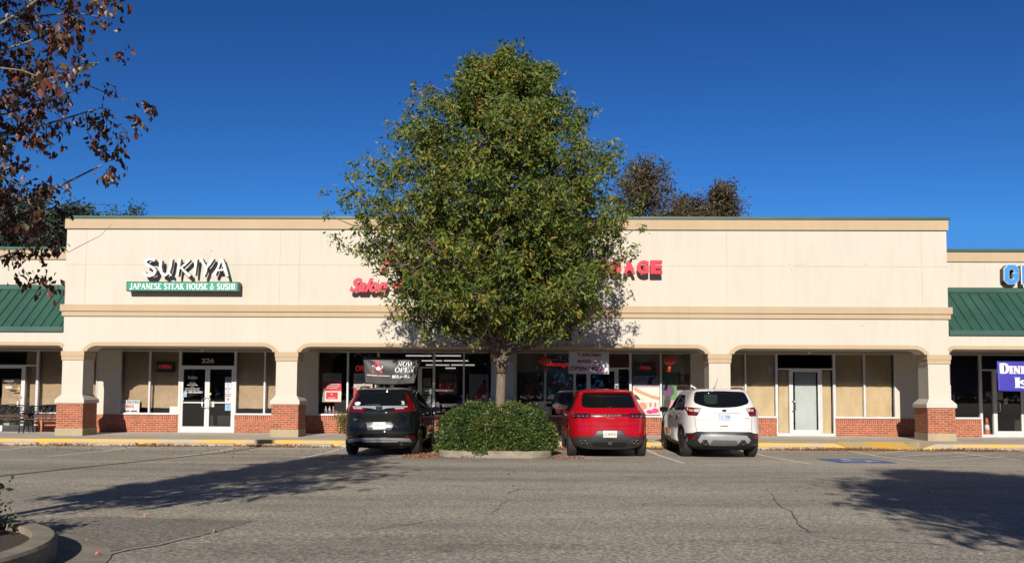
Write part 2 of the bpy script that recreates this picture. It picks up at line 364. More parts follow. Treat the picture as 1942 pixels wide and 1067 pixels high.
def ribbon(mb, pts, w0, y, d, mat, w1=None):
    w1 = w0 if w1 is None else w1; P2 = [Vector((p[0], p[1])) for p in pts]; L = []; Rr = []
    n = len(P2)
    for i in range(n):
        a = (P2[i]-P2[max(i-1, 0)]); b = (P2[min(i+1, n-1)]-P2[i])
        if a.length < 1e-9: a = b
        if b.length < 1e-9: b = a
        t = (a.normalized()+b.normalized()); t = t.normalized() if t.length > 1e-6 else a.normalized()
        k = max(0.5, t.dot(a.normalized())); nn = Vector((-t.y, t.x))*((w0+(w1-w0)*i/(n-1))/2/k)
        L.append(P2[i]+nn); Rr.append(P2[i]-nn)
    vs = []
    for i in range(n): vs += [(L[i].x, y-d, L[i].y), (Rr[i].x, y-d, Rr[i].y), (L[i].x, y, L[i].y), (Rr[i].x, y, Rr[i].y)]
    fs = []
    for i in range(n-1):
        a = 4*i; b = a+4
        fs += [(a, b, b+1, a+1), (a, a+2, b+2, b), (a+1, b+1, b+3, a+3), (a+2, a+3, b+3, b+2)]
    fs += [(0, 1, 3, 2), (4*n-4, 4*n-2, 4*n-1, 4*n-3)]
    mb.add(vs, fs, mat)
def serif_text(mb, s, x0, x1, z0, z1, y, depth, mat, wt=0.17, serif=0.30, caps=None):
    tot = 0; hs = []
    for i, ch in enumerate(s):
        big = caps is None or i in caps
        k = 1.0 if big else 0.74
        hs.append(k); tot += GL[ch][0]*k+0.05
    sx = (x1-x0)/tot; sz = z1-z0; cx = x0; q = 0
    for ch, k in zip(s, hs):
        w, strokes, ser = GL[ch]
        tr = lambda p: (cx+p[0]*sx*k, z0+p[1]*sz*k)
        for pts, th in strokes:
            q += 1; ribbon(mb, [tr(p) for p in pts], wt*th*min(sz, sx*1.3)*k, y, depth+0.0006*(q % 7), mat)
        for p in ser:
            q += 1; a, b = tr(p); hw = serif/2*sx*k; e = 0.03*sz*k
            zz = b+(e if p[1] < .5 else -e)
            ribbon(mb, [(a-hw, zz), (a+hw, zz)], 0.06*sz, y, depth+0.0006*(q % 7), mat)
        cx += (w*k+0.05)*sx

# ------------------------------------------------------------------ the ground
YP, YS = 25.2, 27.5           # arcade front plane, shop-front plane
YK = 23.45                    # kerb edge
mb = MB()
ys = [-300, -60, -20, -5, 0, 5, 10, 15, 20.6, 20.9, 21.2, 23, 30, 60, 150, 500]; xs = [-400, -100, -30, 0, 30, 100, 400]
vs = [(x, y, rz(y) if abs(y-21) > 0.3 else -0.5*(0.169+0.17)) for y in ys for x in xs]
fs = [(j*7+i, j*7+i+1, (j+1)*7+i+1, (j+1)*7+i) for j in range(len(ys)-1) for i in range(6)]
mb.add(vs, fs, M_ASPH, True); struct(mb.build('parking_lot'))

def ground_poly(pts, mat, name, lift=0.004):
    bm = bmesh.new(); f = bm.faces.new([bm.verts.new((x, y, 0)) for x, y in pts])
    for yy in np.arange(0, 24, 1.0):
        bmesh.ops.bisect_plane(bm, geom=bm.verts[:]+bm.edges[:]+bm.faces[:], plane_co=(0, yy, 0), plane_no=(0, 1, 0))
    for v in bm.verts: v.co.z = rz(v.co.y)+lift
    bmesh.ops.triangulate(bm, faces=bm.faces); bmesh.ops.recalc_face_normals(bm, faces=bm.faces)
    if sum(f.normal.z for f in bm.faces) < 0: bmesh.ops.reverse_faces(bm, faces=bm.faces)
    me = bpy.data.meshes.new(name); bm.to_mesh(me); bm.free(); me.materials.append(mat)
    o = bpy.data.objects.new(name, me); COL.objects.link(o); return o
def line_seg(a, b, w, mat, name, lift=0.004):
    a = Vector(a); b = Vector(b); d = (b-a).normalized(); n = Vector((-d.y, d.x))*w/2
    return struct(ground_poly([(a-n)[:], (b-n)[:], (b+n)[:], (a+n)[:]], mat, name, lift))
LINES = [-19.0, -16.25, -13.5, -10.75, -7.9, -5.0, 3.35, 6.0]
for x in LINES: line_seg((x, 18.6 if x < 0 else 17.6), (x, 23.0), 0.10, M_LINE, 'parking_line')
# accessible bay and hatched aisle
aL = [G(1600, 853), G(1772, 878)]; aR = [G(1800, 855), G(1935, 872)]
line_seg(aL[0], aL[1], 0.10, M_LINE, 'parking_line'); line_seg(aR[0], aR[1], 0.10, M_LINE, 'parking_line')
line_seg(G(1766, 877.5), G(2100, 877.5), 0.10, M_LINE, 'parking_line')
for a, b in (((1608, 854), (1660, 851.5)), ((1662, 860), (1740, 852.5)), ((1702, 865), (1830, 857)), ((1775, 867), (1880, 861)), ((1770, 875), (1905, 865))):
    line_seg(G(*a), G(*b), 0.08, M_LINE, 'parking_line', 0.006)
p0 = G(1622, 873.5)
bx = 0.62
bl = struct(ground_poly([(p0[0]-bx, p0[1]-0.75), (p0[0]+bx, p0[1]-0.75), (p0[0]+bx, p0[1]+0.75), (p0[0]-bx, p0[1]+0.75)], M_BLUE, 'parking_marking', 0.008))
def gstroke(pts, w, nm='wheelchair_symbol'):
    m2 = MB()
    for i in range(len(pts)-1):
        a = Vector(pts[i]); b = Vector(pts[i+1]); d = (b-a).normalized(); n = Vector((-d.y, d.x))*w/2; d = d*w*0.3
        q = [a-n-d, b-n+d, b+n+d, a+n-d]; m2.add([(v.x, v.y, rz(v.y)+0.012+0.0015*i) for v in q], [(0, 1, 2, 3)], M_LINE)
    return m2
cx0, cy0 = p0
sy = gstroke([(cx0-.1, cy0+.5), (cx0-.06, cy0+.05), (cx0+.22, cy0+.02), (cx0+.34, cy0-.42)], 0.12)
for i in range(14):
    a0 = R(150+i*17); a1 = R(150+(i+1)*17); 
    q = [(cx0-.05+.33*math.cos(a0), cy0-.2+.33*math.sin(a0)), (cx0-.05+.33*math.cos(a1), cy0-.2+.33*math.sin(a1)), (cx0-.05+.24*math.cos(a1), cy0-.2+.24*math.sin(a1)), (cx0-.05+.24*math.cos(a0), cy0-.2+.24*math.sin(a0))]
    sy.add([(x, y, rz(y)+0.011) for x, y in q], [(0, 1, 2, 3)], M_LINE)
struct(sy.build('parking_symbol'))
# darker patch, cracks
struct(ground_poly([G(*p) for p in ((95, 984), (200, 979), (330, 984), (480, 987), (430, 1003), (380, 1016), (330, 1027), (250, 1040), (170, 1050), (160, 1100), (90, 1100))], M_ASPH2, 'asphalt_patch', 0.004))
for a, b in (((200, 1053), (240, 1043)), ((240, 1043), (300, 1034)), ((300, 1034), (345, 1022)), ((345, 1022), (378, 1016))): line_seg(G(*a), G(*b), 0.045, worn('ghost_white_paint', (0.50, 0.47, 0.41), 0.46, 0.62), 'parking_line', 0.008)
M_CRACK = simple('crack_filler', (0.12, 0.11, 0.095), 0.9)
def crack(pts, w=0.015):
    pp = [];
    for a, b in zip(pts[:-1], pts[1:]):
        for k in range(6):
            t = k/6; pp.append((a[0]+(b[0]-a[0])*t+random.uniform(-3, 3), a[1]+(b[1]-a[1])*t+random.uniform(-.8, .8)))
    g = [Vector(G(*p)) for p in pp]; m2 = MB()
    for i in range(len(g)-1):
        d = (g[i+1]-g[i]).normalized(); n = Vector((-d.y, d.x))*w/2*random.uniform(.4, 1.3)
        q = [g[i]-n, g[i+1]-n, g[i+1]+n, g[i]+n]; m2.add([(v.x, v.y, rz(v.y)+0.004+0.0005*(i % 3)) for v in q], [(0, 1, 2, 3)], M_CRACK)
    struct(m2.build('asphalt_crack'))
crack([(1462, 936), (1480, 958), (1505, 975), (1515, 995), (1545, 1015)], 0.012); crack([(1545, 1015), (1600, 1023), (1760, 1031), (1942, 1033)], 0.012)
crack([(0, 930), (200, 936), (300, 934)], 0.012); crack([(960, 936), (990, 925), (1010, 931)], 0.012); crack([(700, 1005), (830, 985), (930, 975), (965, 945)], 0.010)
crack([(1040, 906), (1300, 902), (1560, 901)], 0.02)

# ------------------------------------------------------------------ sidewalk, kerb
mb = MB()
XL, XR = -34.0, 36.0
xr0, xr1 = PXx(1585, 850, 23.4), PXx(1775, 850, 23.4)         # ramp
mb.box(XL, xr0, YK, YS+0.2, -0.6, 0, M_WALK); mb.box(xr1, XR, YK, YS+0.2, -0.6, 0, M_WALK)
mb.box(xr0, xr1, 24.35, YS+0.2, -0.6, 0, M_WALK)
mb.box(XL, XR, YS+0.2, 41, -0.6, 0, M_INT2)
struct(mb.build('sidewalk'))
xm0, xm1 = xr0+0.45, xr1-0.45; mb = MB()
vs = [(xr0, YK, 0), (xm0, YK, -0.165), (xm1, YK, -0.165), (xr1, YK, 0), (xr1, 24.35, 0), (xm1, 24.35, 0), (xm0, 24.35, 0), (xr0, 24.35, 0)]
vs = [(x, y, z+0.001) for x, y, z in vs]; mb.add(vs, [(0, 1, 6, 7), (1, 2, 5, 6), (2, 3, 4, 5)], M_YELLOW); mb.add([(xr0, YK, 0), (xm0, YK, -.165), (xr0, YK, -.2), (xr1, YK, 0), (xm1, YK, -.165), (xr1, YK, -.2), (xm0, YK, -.2), (xm1, YK, -.2)], [(0, 2, 6, 1), (3, 4, 7, 5)], M_YELLOW)
struct(mb.build('curb_ramp'))
mb = MB()
for a, b in ((XL, xr0), (xr1, XR)):
    mb.box(a, b, YK-0.006, YK+0.11, -0.15, 0.004, M_YELLOW); mb.box(a, b, YK-0.004, YK+0.02, -0.25, -0.15, M_CURB)
struct(mb.build('curb'))
mb = MB()
for k in range(24):
    x = XL+1.5*2*k
    mb.box(x, x+0.012, YK+0.10, 24.3, -0.01, 0.0015, M_JOINT)
struct(mb.build('pavement_joint'))
# wheel stops
edges = [PXx(p, 846, 23.2) for p in (80, 264, 450, 637)]
st = [edges[0]-2*2.82, edges[0]-2.82]+edges+[3.45-2.8, 3.45, 6.2]
stops = [(x+0.07, x+2.70) for x in st[:6]]+[(0.8, 3.2), (3.5, 5.95), (6.25, PXx(1568, 848, 23.2)), (PXx(1826, 850, 23.2), PXx(1826, 850, 23.2)+2.6)]
wt = ['concrete wheel stop at the far left edge of the photo', 'concrete wheel stop in front of the black iron benches', 'concrete wheel stop in front of the leftmost pillar and the WE DELIVER sign',
      'concrete wheel stop in front of the 226 double doors', 'concrete wheel stop before the second pillar, crossed by a lamp shadow', 'concrete wheel stop under the nose of the dark grey SUV',
      'concrete wheel stop under the nose of the red SUV', 'concrete wheel stop under the nose of the white SUV', 'concrete wheel stop right of the white SUV, before the papered windows', 'concrete wheel stop right of the yellow curb ramp']
for (a, b), l in zip(stops, wt):
    m2 = MB(); m2.frustum(a, b, 23.12, 23.36, -0.17, a+0.05, b-0.05, 23.17, 23.31, -0.085, M_CURB)
    tag(m2.build('wheel_stop', bevel=0.012), l, 'wheel stop', 'concrete wheel stops along the curb')

# ------------------------------------------------------------------ the shopping building
B = empty('shop_building', (0, YP, 0))
tag(B, 'single-storey cream stucco shopping strip with tan bands, arched arcade and green metal side roofs', 'building')
pc = [137, 544, 952, 1361, 1781]                    # pillar centre pixels
PX = [PXx(p, 720, YP) for p in pc]
PD = (PX[4]-PX[0])/4; PX = [PX[0]+PD*i for i in range(5)]
SW = 0.645
z_cap = PZ(971, 669, YP); z_arch = PZ(971, 658.5, YP); z_cap2 = PZ(971, 678, YP); z_cap3 = PZ(971, 686, YP)
z_top = PZ(971, 416, YP); z_fa = PZ(971, 435.5, YP)
z_b0, z_b1, z_b2 = PZ(971, 602, YP), PZ(971, 593, YP), PZ(971, 580, YP)
z_j = PZ(971, 503.5, YP)
xl, xr = PX[0]-SW/2, PX[4]+SW/2
ra = 0.42
def arch_pts(a, b, r, zt, zb, n=8):   # from left spring up over to right spring
    pts = [(a, zb)]
    pts += [(a+r-r*math.cos(R(90*i/n)), zt-r+r*math.sin(R(90*i/n))) for i in range(n+1)]
    pts += [(b-r+r*math.sin(R(90*i/n)), zt-r+r*math.cos(R(90*i/n))) for i in range(n+1)]
    pts += [(b, zb)]; return pts
poly = [(xl, z_cap)]
for i in range(4): poly += [(PX[i]+SW/2, z_cap)]+[p for p in arch_pts(PX[i]+SW/2, PX[i+1]-SW/2, min(ra, (z_arch-z_cap)*0.999+0.25), z_arch, z_cap) if p[1] > z_cap+0.002]+[(PX[i+1]-SW/2, z_cap)]
poly += [(xr, z_cap), (xr, z_fa), (xl, z_fa)]
# an arch whose corner radius reaches below the cap line is cut flat by the pillar capital
m2 = MB(); m2.prism(poly, YP, YP+0.62, M_CREAM); m2.build('front_wall', B, bevel=0)
m2 = MB()
m2.box(xl-0.005, xl+0.012, YP+0.6, 38, 3.1, z_fa, M_CREAM); m2.build('side_wall', B); m2 = MB(); m2.box(xr-0.012, xr+0.005, YP+0.6, 38, 3.1, z_fa, M_CREAM); m2.build('side_wall', B)
# arch trims
for i in range(4):
    r1 = min(ra, (z_arch-z_cap)*0.999+0.25)
    inn = [p for p in arch_pts(PX[i]+SW/2, PX[i+1]-SW/2, r1, z_arch, z_cap) if p[1] > z_cap+0.002]
    inn = [(inn[0][0], z_cap+0.003)]+inn+[(inn[-1][0], z_cap+0.003)]
    T = 0.115; out = [p for p in arch_pts(PX[i]+SW/2-T, PX[i+1]-SW/2+T, r1+T, z_arch+T, z_cap) if p[1] > z_cap+0.002]
    out = [(out[0][0], z_cap+0.003)]+out+[(out[-1][0], z_cap+0.003)]
    m2 = MB(); m2.prism(inn+out[::-1], YP-0.03, YP+0.01, M_TAN); m2.build('arch_trim', B)
# bands
m2 = MB(); m2.box(xl-0.09, xr+0.09, YP-0.09, YP+0.3, z_b1+0.004, z_b2, M_TAN); m2.box(xl-0.05, xr+0.05, YP-0.05, YP+0.3, z_b0, z_b1-0.001, M_TAN); m2.build('band_course', B)
m2 = MB(); m2.box(xl-0.04, xr+0.04, YP-0.06, 38, z_fa, z_top, M_TAN); m2.build('parapet_band', B)
m2 = MB(); m2.box(xl-0.08, xr+0.08, YP-0.10, 38.05, z_top, z_top+0.075, M_GREEN)
for k in range(9): 
    x = xl+3.05*k+1.2; m2.box(x, x+0.1, YP-0.103, YP+0.3, z_top+0.01, z_top+0.079, M_GREEN)
m2.build('coping', B)
m2 = MB()
m2.box(xl+0.005, xr-0.005, YP-0.002, YP+0.005, z_j-0.006, z_j+0.006, M_JOINT)
for p in (163, 531, 568, 1378, 1748):
    x = PXx(p, 500, YP); m2.box(x-0.005, x+0.005, YP-0.0025, YP+0.005, z_b2, z_fa, M_JOINT)
m2.build('control_joint', B)
# pillars
for i, x in enumerate(PX):
    pr = m2 = MB(); y0 = YP; y1 = YP+SW
    m2.box(x-SW/2, x+SW/2, y0, y1, 1.25, z_cap3, M_CREAM)
    m2.frustum(x-.45, x+.45, y0-.13, y1+.13, 1.09, x-SW/2, x+SW/2, y0, y1, 1.25, M_CREAM)
    m2.box(x-.45, x+.45, y0-.13, y1+.13, 0.985, 1.09, M_CREAM)
    pr = m2.build('pillar', B)
    m2 = MB(); m2.box(x-.36, x+.36, y0-.04, y1+.02, z_cap2, z_cap, M_TAN); m2.box(x-.345, x+.345, y0-.025, y1+.01, z_cap3, z_cap2-0.001, M_TAN); m2.build('capital', pr)
    m2 = MB(); m2.box(x-.41, x+.41, y0-.09, y1+.09, 0.225, 0.985, M_BRICK); m2.build('brick_base', pr)
    m2 = MB(); m2.box(x-.425, x-.003, y0-.105, y1+.105, 0, 0.225, M_STONE); m2.box(x+.003, x+.425, y0-.105, y1+.105, 0, 0.225, M_STONE); m2.box(x-.01, x+.01, y0-.10, y1+.09, 0, 0.225, M_JOINT); m2.build('stone_plinth', pr)
# arcade ceiling and header over the shop-fronts, roof
z_head = PZ(971, 667.5, YS); z_ceil = z_arch+0.03
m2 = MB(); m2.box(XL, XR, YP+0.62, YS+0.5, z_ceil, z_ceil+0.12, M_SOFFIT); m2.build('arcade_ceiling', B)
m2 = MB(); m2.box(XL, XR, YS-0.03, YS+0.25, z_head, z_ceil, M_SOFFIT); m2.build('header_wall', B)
m2 = MB(); m2.box(XL, XR, YS+0.5, 38, z_ceil, z_ceil+0.12, M_INT2); m2.box(XL, XR, 37.8, 38, 0, z_ceil, M_INT2); m2.box(xl, xr, YP+.62, 38, 6.2, 6.35, M_WALK); m2.build('roof_slab', B)
# wings
YW = YP+1.40
zw_g, zw_f0, zw_f1 = PZ(1870, 473, YW), PZ(1870, 478, YW), PZ(1870, 496.5, YW)
za0, za1 = PZ(1870, 635.5, YP), PZ(1870, 627, YP); za2 = PZ(1870, 553, YW-0.02); za3 = PZ(1870, 545, YW-0.05)
z_wa = PZ(1870, 662, YP)
for side, a, b in ((-1, XL, xl-0.006), (1, xr+0.006, XR)):
    m2 = MB(); m2.box(a, b, YW, 38, z_ceil+0.12, zw_f1, M_CREAM); m2.build('side_wing_wall', B)
    m2 = MB(); m2.box(a, b, YW-0.05, 38, zw_f1, zw_f0, M_TAN); m2.build('parapet_band', B)
    m2 = MB(); m2.box(a, b, YW-0.09, 38.03, zw_f0, zw_g, M_GREEN); m2.build('coping', B)
    rr = 0.16
    e0, e1 = (b, a) if side < 0 else (a, b)
    pts = [(e0, z_cap+.05), (e0, z_wa-rr)]+[(e0+side*(rr-rr*math.cos(R(90*i/5))), z_wa-rr+rr*math.sin(R(90*i/5))) for i in range(1, 6)]+[(e1, z_wa), (e1, za0), (e0, za0)]
    m2 = MB(); m2.prism(pts[1:], YP+0.02, YP+0.6, M_CREAM); m2.build('beam', B)
    T = 0.105
    q = [(e0, z_wa-rr)]+[(e0+side*(rr-rr*math.cos(R(90*i/5))), z_wa-rr+rr*math.sin(R(90*i/5))) for i in range(1, 6)]+[(e1, z_wa), (e1, z_wa+T)]+[(e0+side*(rr-(rr+T)*math.cos(R(90*i/5))), z_wa-rr+(rr+T)*math.sin(R(90*i/5))) for i in range(5, 1, -1)]+[(e0, z_wa)]
    m2 = MB(); m2.prism(q, YP-0.015, YP+0.03, M_TAN); m2.build('arch_trim', B)
    # standing-seam awning
    m2 = MB(); yb = YP-0.03
    m2.add([(a, yb, za1), (b, yb, za1), (b, YW, za2), (a, YW, za2), (a, yb, za0), (b, yb, za0), (b, YW, za0), (a, YW, za0)],
           [(0, 1, 2, 3), (0, 4, 5, 1), (4, 7, 6, 5), (0, 3, 7, 4), (1, 5, 6, 2)], M_GREEN)
    m2.box(a, b, yb-0.025, yb+0.02, za0, za1+0.01, M_GREEN); m2.box(a, b, YW-0.05, YW+0.02, za2-0.02, za3, M_GREEN)
    aw = m2.build('awning_roof', B, fix=True)
    m2 = MB(); sl_ = Vector((0, YW-yb, za2-za1)).normalized(); nn = Vector((0, -sl_.z, sl_.y))
    x = (b if side < 0 else a)+(-side)*-0.1
    while a+0.05 < x < b-0.01 or abs(x-e0) < .2:
        vs = []
        for (yy, zz) in ((yb+0.01, za1+0.01), (YW-0.06, za2-0.06)):
            for dx, h in ((-0.011, -0.01), (0.011, -0.01), (0.011, 0.032), (-0.011, 0.032)): vs.append((x+dx, yy+nn.y*h, zz+nn.z*h))
        m2.add(vs, [(0, 1, 2, 3), (4, 7, 6, 5), (0, 4, 5, 1), (1, 5, 6, 2), (2, 6, 7, 3), (3, 7, 4, 0)], M_GREEN); x += side*0.305
    m2.build('standing_seam', aw)
# far arcade pillars of the wings (beyond the frame) carry the beams
for x in (PX[0]-PD, PX[0]-2*PD, PX[4]+PD, PX[4]+2*PD):
    m2 = MB(); m2.box(x-SW/2, x+SW/2, YP+0.02, YP+SW, 1.0, z_wa+.02, M_CREAM); m2.box(x-.41, x+.41, YP-.09, YP+SW+.09, 0, 1.0, M_BRICK); m2.build('pillar', B)

# shop-front plane pieces
zt, z_tr, z_sill = PZ(971, 667.5, YS), PZ(971, 698.5, YS), PZ(971, 787.5, YS)
def xs_(p): return PXx(p, 740, YS)
def solid(a, b):            # stucco above brick, between shops
    m2 = MB(); m2.box(a, b, YS-0.03, YS+0.22, z_sill-0.03, z_head, M_CREAM); m2.build('shop_wall', B)
def knee(a, b):
    m2 = MB(); m2.box(a, b, YS-0.05, YS+0.2, 0, z_sill-0.20, M_BRICK); m2.box(a, b, YS-0.05, YS+0.2, z_sill-0.20, z_sill-0.03, M_SOLDIER); m2.build('brick_knee_wall', B)
FW = 0.028
def frame_box(m2, a, b, z0, z1, w=FW, y0=YS-0.06, y1=YS+0.05, mat=None):
    mat = mat or M_ALU
    m2.box(a, a+w, y0, y1, z0, z1, mat); m2.box(b-w, b, y0, y1, z0, z1, mat)
    m2.box(a+w, b-w, y0, y1, z0, z0+w, mat); m2.box(a+w, b-w, y0, y1, z1-w, z1, mat)
def pane(a, b, z0, z1, par, y=YS+0.0):
    m2 = MB(); m2.box(a, b, y-0.003, y+0.003, z0, z1, M_GLASS); return m2.build('pane', par)
def window(a, b, z0=None, z1=None, sill=True):
    z0 = z_sill if z0 is None else z0; z1 = zt if z1 is None else z1
    m2 = MB(); frame_box(m2, a, b, z0, z1)
    w = m2.build('window', B)
    if sill:
        m2 = MB(); m2.box(a, b, YS-0.09, YS+0.06, z_sill-0.03, z_sill, M_ALU); m2.build('sill', w)
    pane(a+FW, b-FW, z0+FW, z1-FW, w); return w
def door_leaf(a, b, hside, z1=None, st=0.075, midrail=True):
    z1 = z_tr if z1 is None else z1
    m2 = MB(); m2.box(a, a+st, YS-.05, YS+.0, 0.02, z1, M_ALU); m2.box(b-st, b, YS-.05, YS, 0.02, z1, M_ALU)
    m2.box(a+st, b-st, YS-.05, YS, 0.02, 0.20, M_ALU); m2.box(a+st, b-st, YS-.05, YS, z1-0.07, z1, M_ALU)
    if midrail: m2.box(a+st, b-st, YS-.045, YS-.005, 0.97, 1.01, M_ALU)
    d = m2.build('door', B)
    if midrail: pane(a+st, b-st, .2, .97, d, YS-.025); pane(a+st, b-st, 1.01, z1-.07, d, YS-.025)
    else: pane(a+st, b-st, .2, z1-.07, d, YS-.025)
    hx = b-st/2 if hside > 0 else a+st/2
    k = -hside
    m2 = MB(); m2.tube([(hx, YS-.05, 1.15), (hx, YS-.12, 1.15), (hx+k*.09, YS-.13, 1.12), (hx+k*.09, YS-.13, .85), (hx, YS-.12, .82), (hx, YS-.05, .82)], 0.014, M_STEEL, 8)
    m2.build('handle', d); return d
def door_unit(a, b, double=False, hside=1):
    m2 = MB()
    w = 0.05
    m2.box(a, a+w, YS-.06, YS+.05, 0, zt, M_ALU); m2.box(b-w, b, YS-.06, YS+.05, 0, zt, M_ALU)
    m2.box(a+w, b-w, YS-.06, YS+.05, zt-.03, zt, M_ALU); m2.box(a+w, b-w, YS-.06, YS+.05, z_tr, z_tr+.05, M_ALU); m2.box(a+w, b-w, YS-.06, YS+.05, 0, 0.016, M_ALU)
    df = m2.build('door_frame', B)
    pane(a+w, b-w, z_tr+.05, zt-.03, df)
    if double:
        c = (a+b)/2; door_leaf(a+w+.003, c-.002, 1); door_leaf(c+.002, b-w-.003, -1)
    else:
        dl, dr = a+(b-a)*0.245, b-(b-a)*0.245
        for q, r_ in ((a+w, dl), (dr, b-w)):
            m2 = MB(); xx = (r_-.05, r_) if q < dl else (q, q+.05)
            m2.box(xx[0], xx[1], YS-.06, YS+.05, 0.016, z_tr, M_ALU)
            g0, g1 = (q, r_-.05) if q < dl else (q+.05, r_)
            m2.box(g0, g1, YS-.05, YS+.04, 0.016, .09, M_ALU)
            sd = m2.build('sidelight', B); pane(g0, g1, .09, z_tr, sd)
        door_leaf(dl+.003, dr-.003, hside, midrail=False)
    return df
E = [xs_(p) for p in (228, 284.5, 341, 447, 502.5, 558)]
knee(xs_(-560), xs_(-128)); 
# left wing shop
knee(xs_(72), E[2]); solid(xs_(185), E[0]); 
for a, b in ((72, 128), (128, 185)): window(xs_(a), xs_(b))
door_unit(xs_(-35), xs_(72), hside=1)
for a, b in ((-128, -82), (-82, -35)): window(xs_(a), xs_(b), sill=True)
knee(xs_(-128), xs_(-35)); solid(xs_(-560), xs_(-128))
# 226
window(E[0], E[1]); window(E[1], E[2]); door_unit(E[2], E[3], double=True); window(E[3], E[4]); window(E[4], E[5])
knee(E[3], xs_(716.5)); 
F_ = [xs_(p) for p in (602, 659.5, 716.5, 823.5, 879.5, 933)]
solid(E[5], F_[0]); window(F_[0], F_[1]); window(F_[1], F_[2]); door_unit(F_[2], F_[3], hside=1); window(F_[3], F_[4]); window(F_[4], F_[5])
K_ = [xs_(p) for p in (978, 1034, 1089, 1196, 1253, 1311)]
knee(F_[3], K_[2]); solid(F_[5], K_[0]); window(K_[0], K_[1]); window(K_[1], K_[2]); door_unit(K_[2], K_[3], hside=1); window(K_[3], K_[4]); window(K_[4], K_[5])
V_ = [xs_(p) for p in (1358, 1413.5, 1471.5, 1582, 1638.5, 1697)]
knee(K_[3], V_[2]); solid(K_[5], V_[0]); window(V_[0], V_[1]); window(V_[1], V_[2]); door_unit(V_[2], V_[3], hside=-1); window(V_[3], V_[4]); window(V_[4], V_[5])
Q_ = [xs_(p) for p in (1742, 1800, 1858, 1965, 2020, 2075)]
knee(V_[3], Q_[2]); solid(V_[5], Q_[0]); window(Q_[0], Q_[1]); window(Q_[1], Q_[2]); door_unit(Q_[2], Q_[3], hside=-1); window(Q_[3], Q_[4]); window(Q_[4], Q_[5]); knee(Q_[3], Q_[5]); solid(Q_[5], XR); knee(Q_[5], XR)
# party walls between shops
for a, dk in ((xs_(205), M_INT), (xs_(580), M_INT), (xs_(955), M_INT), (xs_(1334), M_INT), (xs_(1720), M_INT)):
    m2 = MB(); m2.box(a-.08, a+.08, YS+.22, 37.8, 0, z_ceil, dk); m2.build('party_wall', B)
# ceiling lamps in the arcade
lamps = ((391, 'small round ceiling lamp above the 226 double doors'), (770, 'small round ceiling lamp above the hair salon door'), (1529, 'small round ceiling lamp above the white papered door'), (1142, 'small round ceiling lamp behind the white OPEN NOW banner'))
for p, l in lamps:
    x = PXx(p, 660, 26.9); o = empty('ceiling_lamp', (x, 26.6, z_ceil)); tag(o, l, 'lamp', 'arcade ceiling lamps')
    m2 = MB(); m2.lathe([(.075, z_ceil), (.08, z_ceil-.03), (.05, z_ceil-.035)], M_ALU, (x, 26.6, 0), 'z', 16); m2.build('mount', o)
    m2 = MB(); m2.lathe([(.06, z_ceil-.03), (.065, z_ceil-.07), (.045, z_ceil-.11), (.01, z_ceil-.125)], simple('frosted_glass', (.6, .58, .5), .2), (x, 26.6, 0), 'z', 16); m2.build('shade', o)

# ------------------------------------------------------------------ window paper
def sheet(name, px0, px1, py0, py1, Y, mat, label, cat, wav=0.012, group=None, nx=14):
    x0, z1 = P(px0, py0, Y); x1, z0 = P(px1, py1, Y); m2 = MB(); vs = []; nz = 10
    ph = random.random()*6
    for side in (0, 1):
        for j in range(nz+1):
            for i in range(nx+1):
                u = i/nx; v = j/nz; vs.append((x0+(x1-x0)*u, Y+side*.002+wav*math.sin(u*11+ph+v*1.5)*.6+wav*math.sin(v*4+ph), z0+(z1-z0)*v+(wav*.5*math.sin(u*9+ph) if j in (0,) else 0)))
    fs = []; k = (nx+1)*(nz+1)
    for j in range(nz):
        for i in range(nx):
            a = j*(nx+1)+i; fs += [(a, a+1, a+nx+2, a+nx+1), (a+k, a+nx+1+k, a+nx+2+k, a+1+k)]
    m2.add(vs, fs, mat, True); return tag(m2.build(name), label, cat, group)
YB = YS+0.20
GP = 'brown paper over shop windows'
sheet('window_paper', 238, 284, 660, 772, YB, M_KRAFT, 'brown paper left of the red OPEN sign, right behind the WE DELIVER board', 'window paper', group=GP)
sheet('window_paper', 287, 338, 660, 773, YB, M_KRAFT, 'brown paper behind the black sign with red OPEN letters', 'window paper', group=GP)
sheet('window_paper', 452, 501, 660, 774, YB, M_KRAFT, 'brown paper in the window just right of the 226 double doors', 'window paper', group=GP)
sheet('window_paper', 504, 556, 660, 774, YB, M_KRAFT, 'brown paper in the window half hidden by the second pillar from the left', 'window paper', group=GP)
sheet('window_paper', 4, 40, 718, 768, YB, M_KRAFT, 'brown paper square behind the glass of the leftmost door', 'window paper', group=GP)
sheet('window_paper', 52, 70, 660, 768, YB, M_KRAFT, 'narrow brown paper between the leftmost door and its window', 'window paper', group=GP)
sheet('window_paper', 80, 127, 660, 768, YB, M_KRAFT, 'brown paper in the window behind the iron bench, left of the leftmost pillar', 'window paper', group=GP)
sheet('window_paper', 131, 183, 660, 768, YB, M_KRAFT, 'brown paper strip seen between the leftmost pillar and the cream wall', 'window paper', group=GP)
YB2 = YS+0.07
sheet('window_paper', 1360, 1412, 668, 790, YB2, M_KRAFT2, 'pale brown paper in the window partly behind the fourth pillar, above the white SUV', 'window paper', group=GP)
sheet('window_paper', 1416, 1469, 668, 790, YB2, M_KRAFT2, 'pale brown paper in the window directly left of the white papered door', 'window paper', group=GP)
sheet('window_paper', 1476, 1497, 703, 822, YB2, M_KRAFT2, 'narrow crumpled paper in the strip left of the white papered door', 'window paper', group=GP)
sheet('window_paper', 1557, 1577, 703, 822, YB2, M_KRAFT2, 'narrow paper in the strip right of the white papered door', 'window paper', group=GP)
sheet('window_paper', 1584, 1637, 668, 790, YB2, M_KRAFT2, 'wide pale brown paper in the first window right of the white papered door', 'window paper', group=GP)
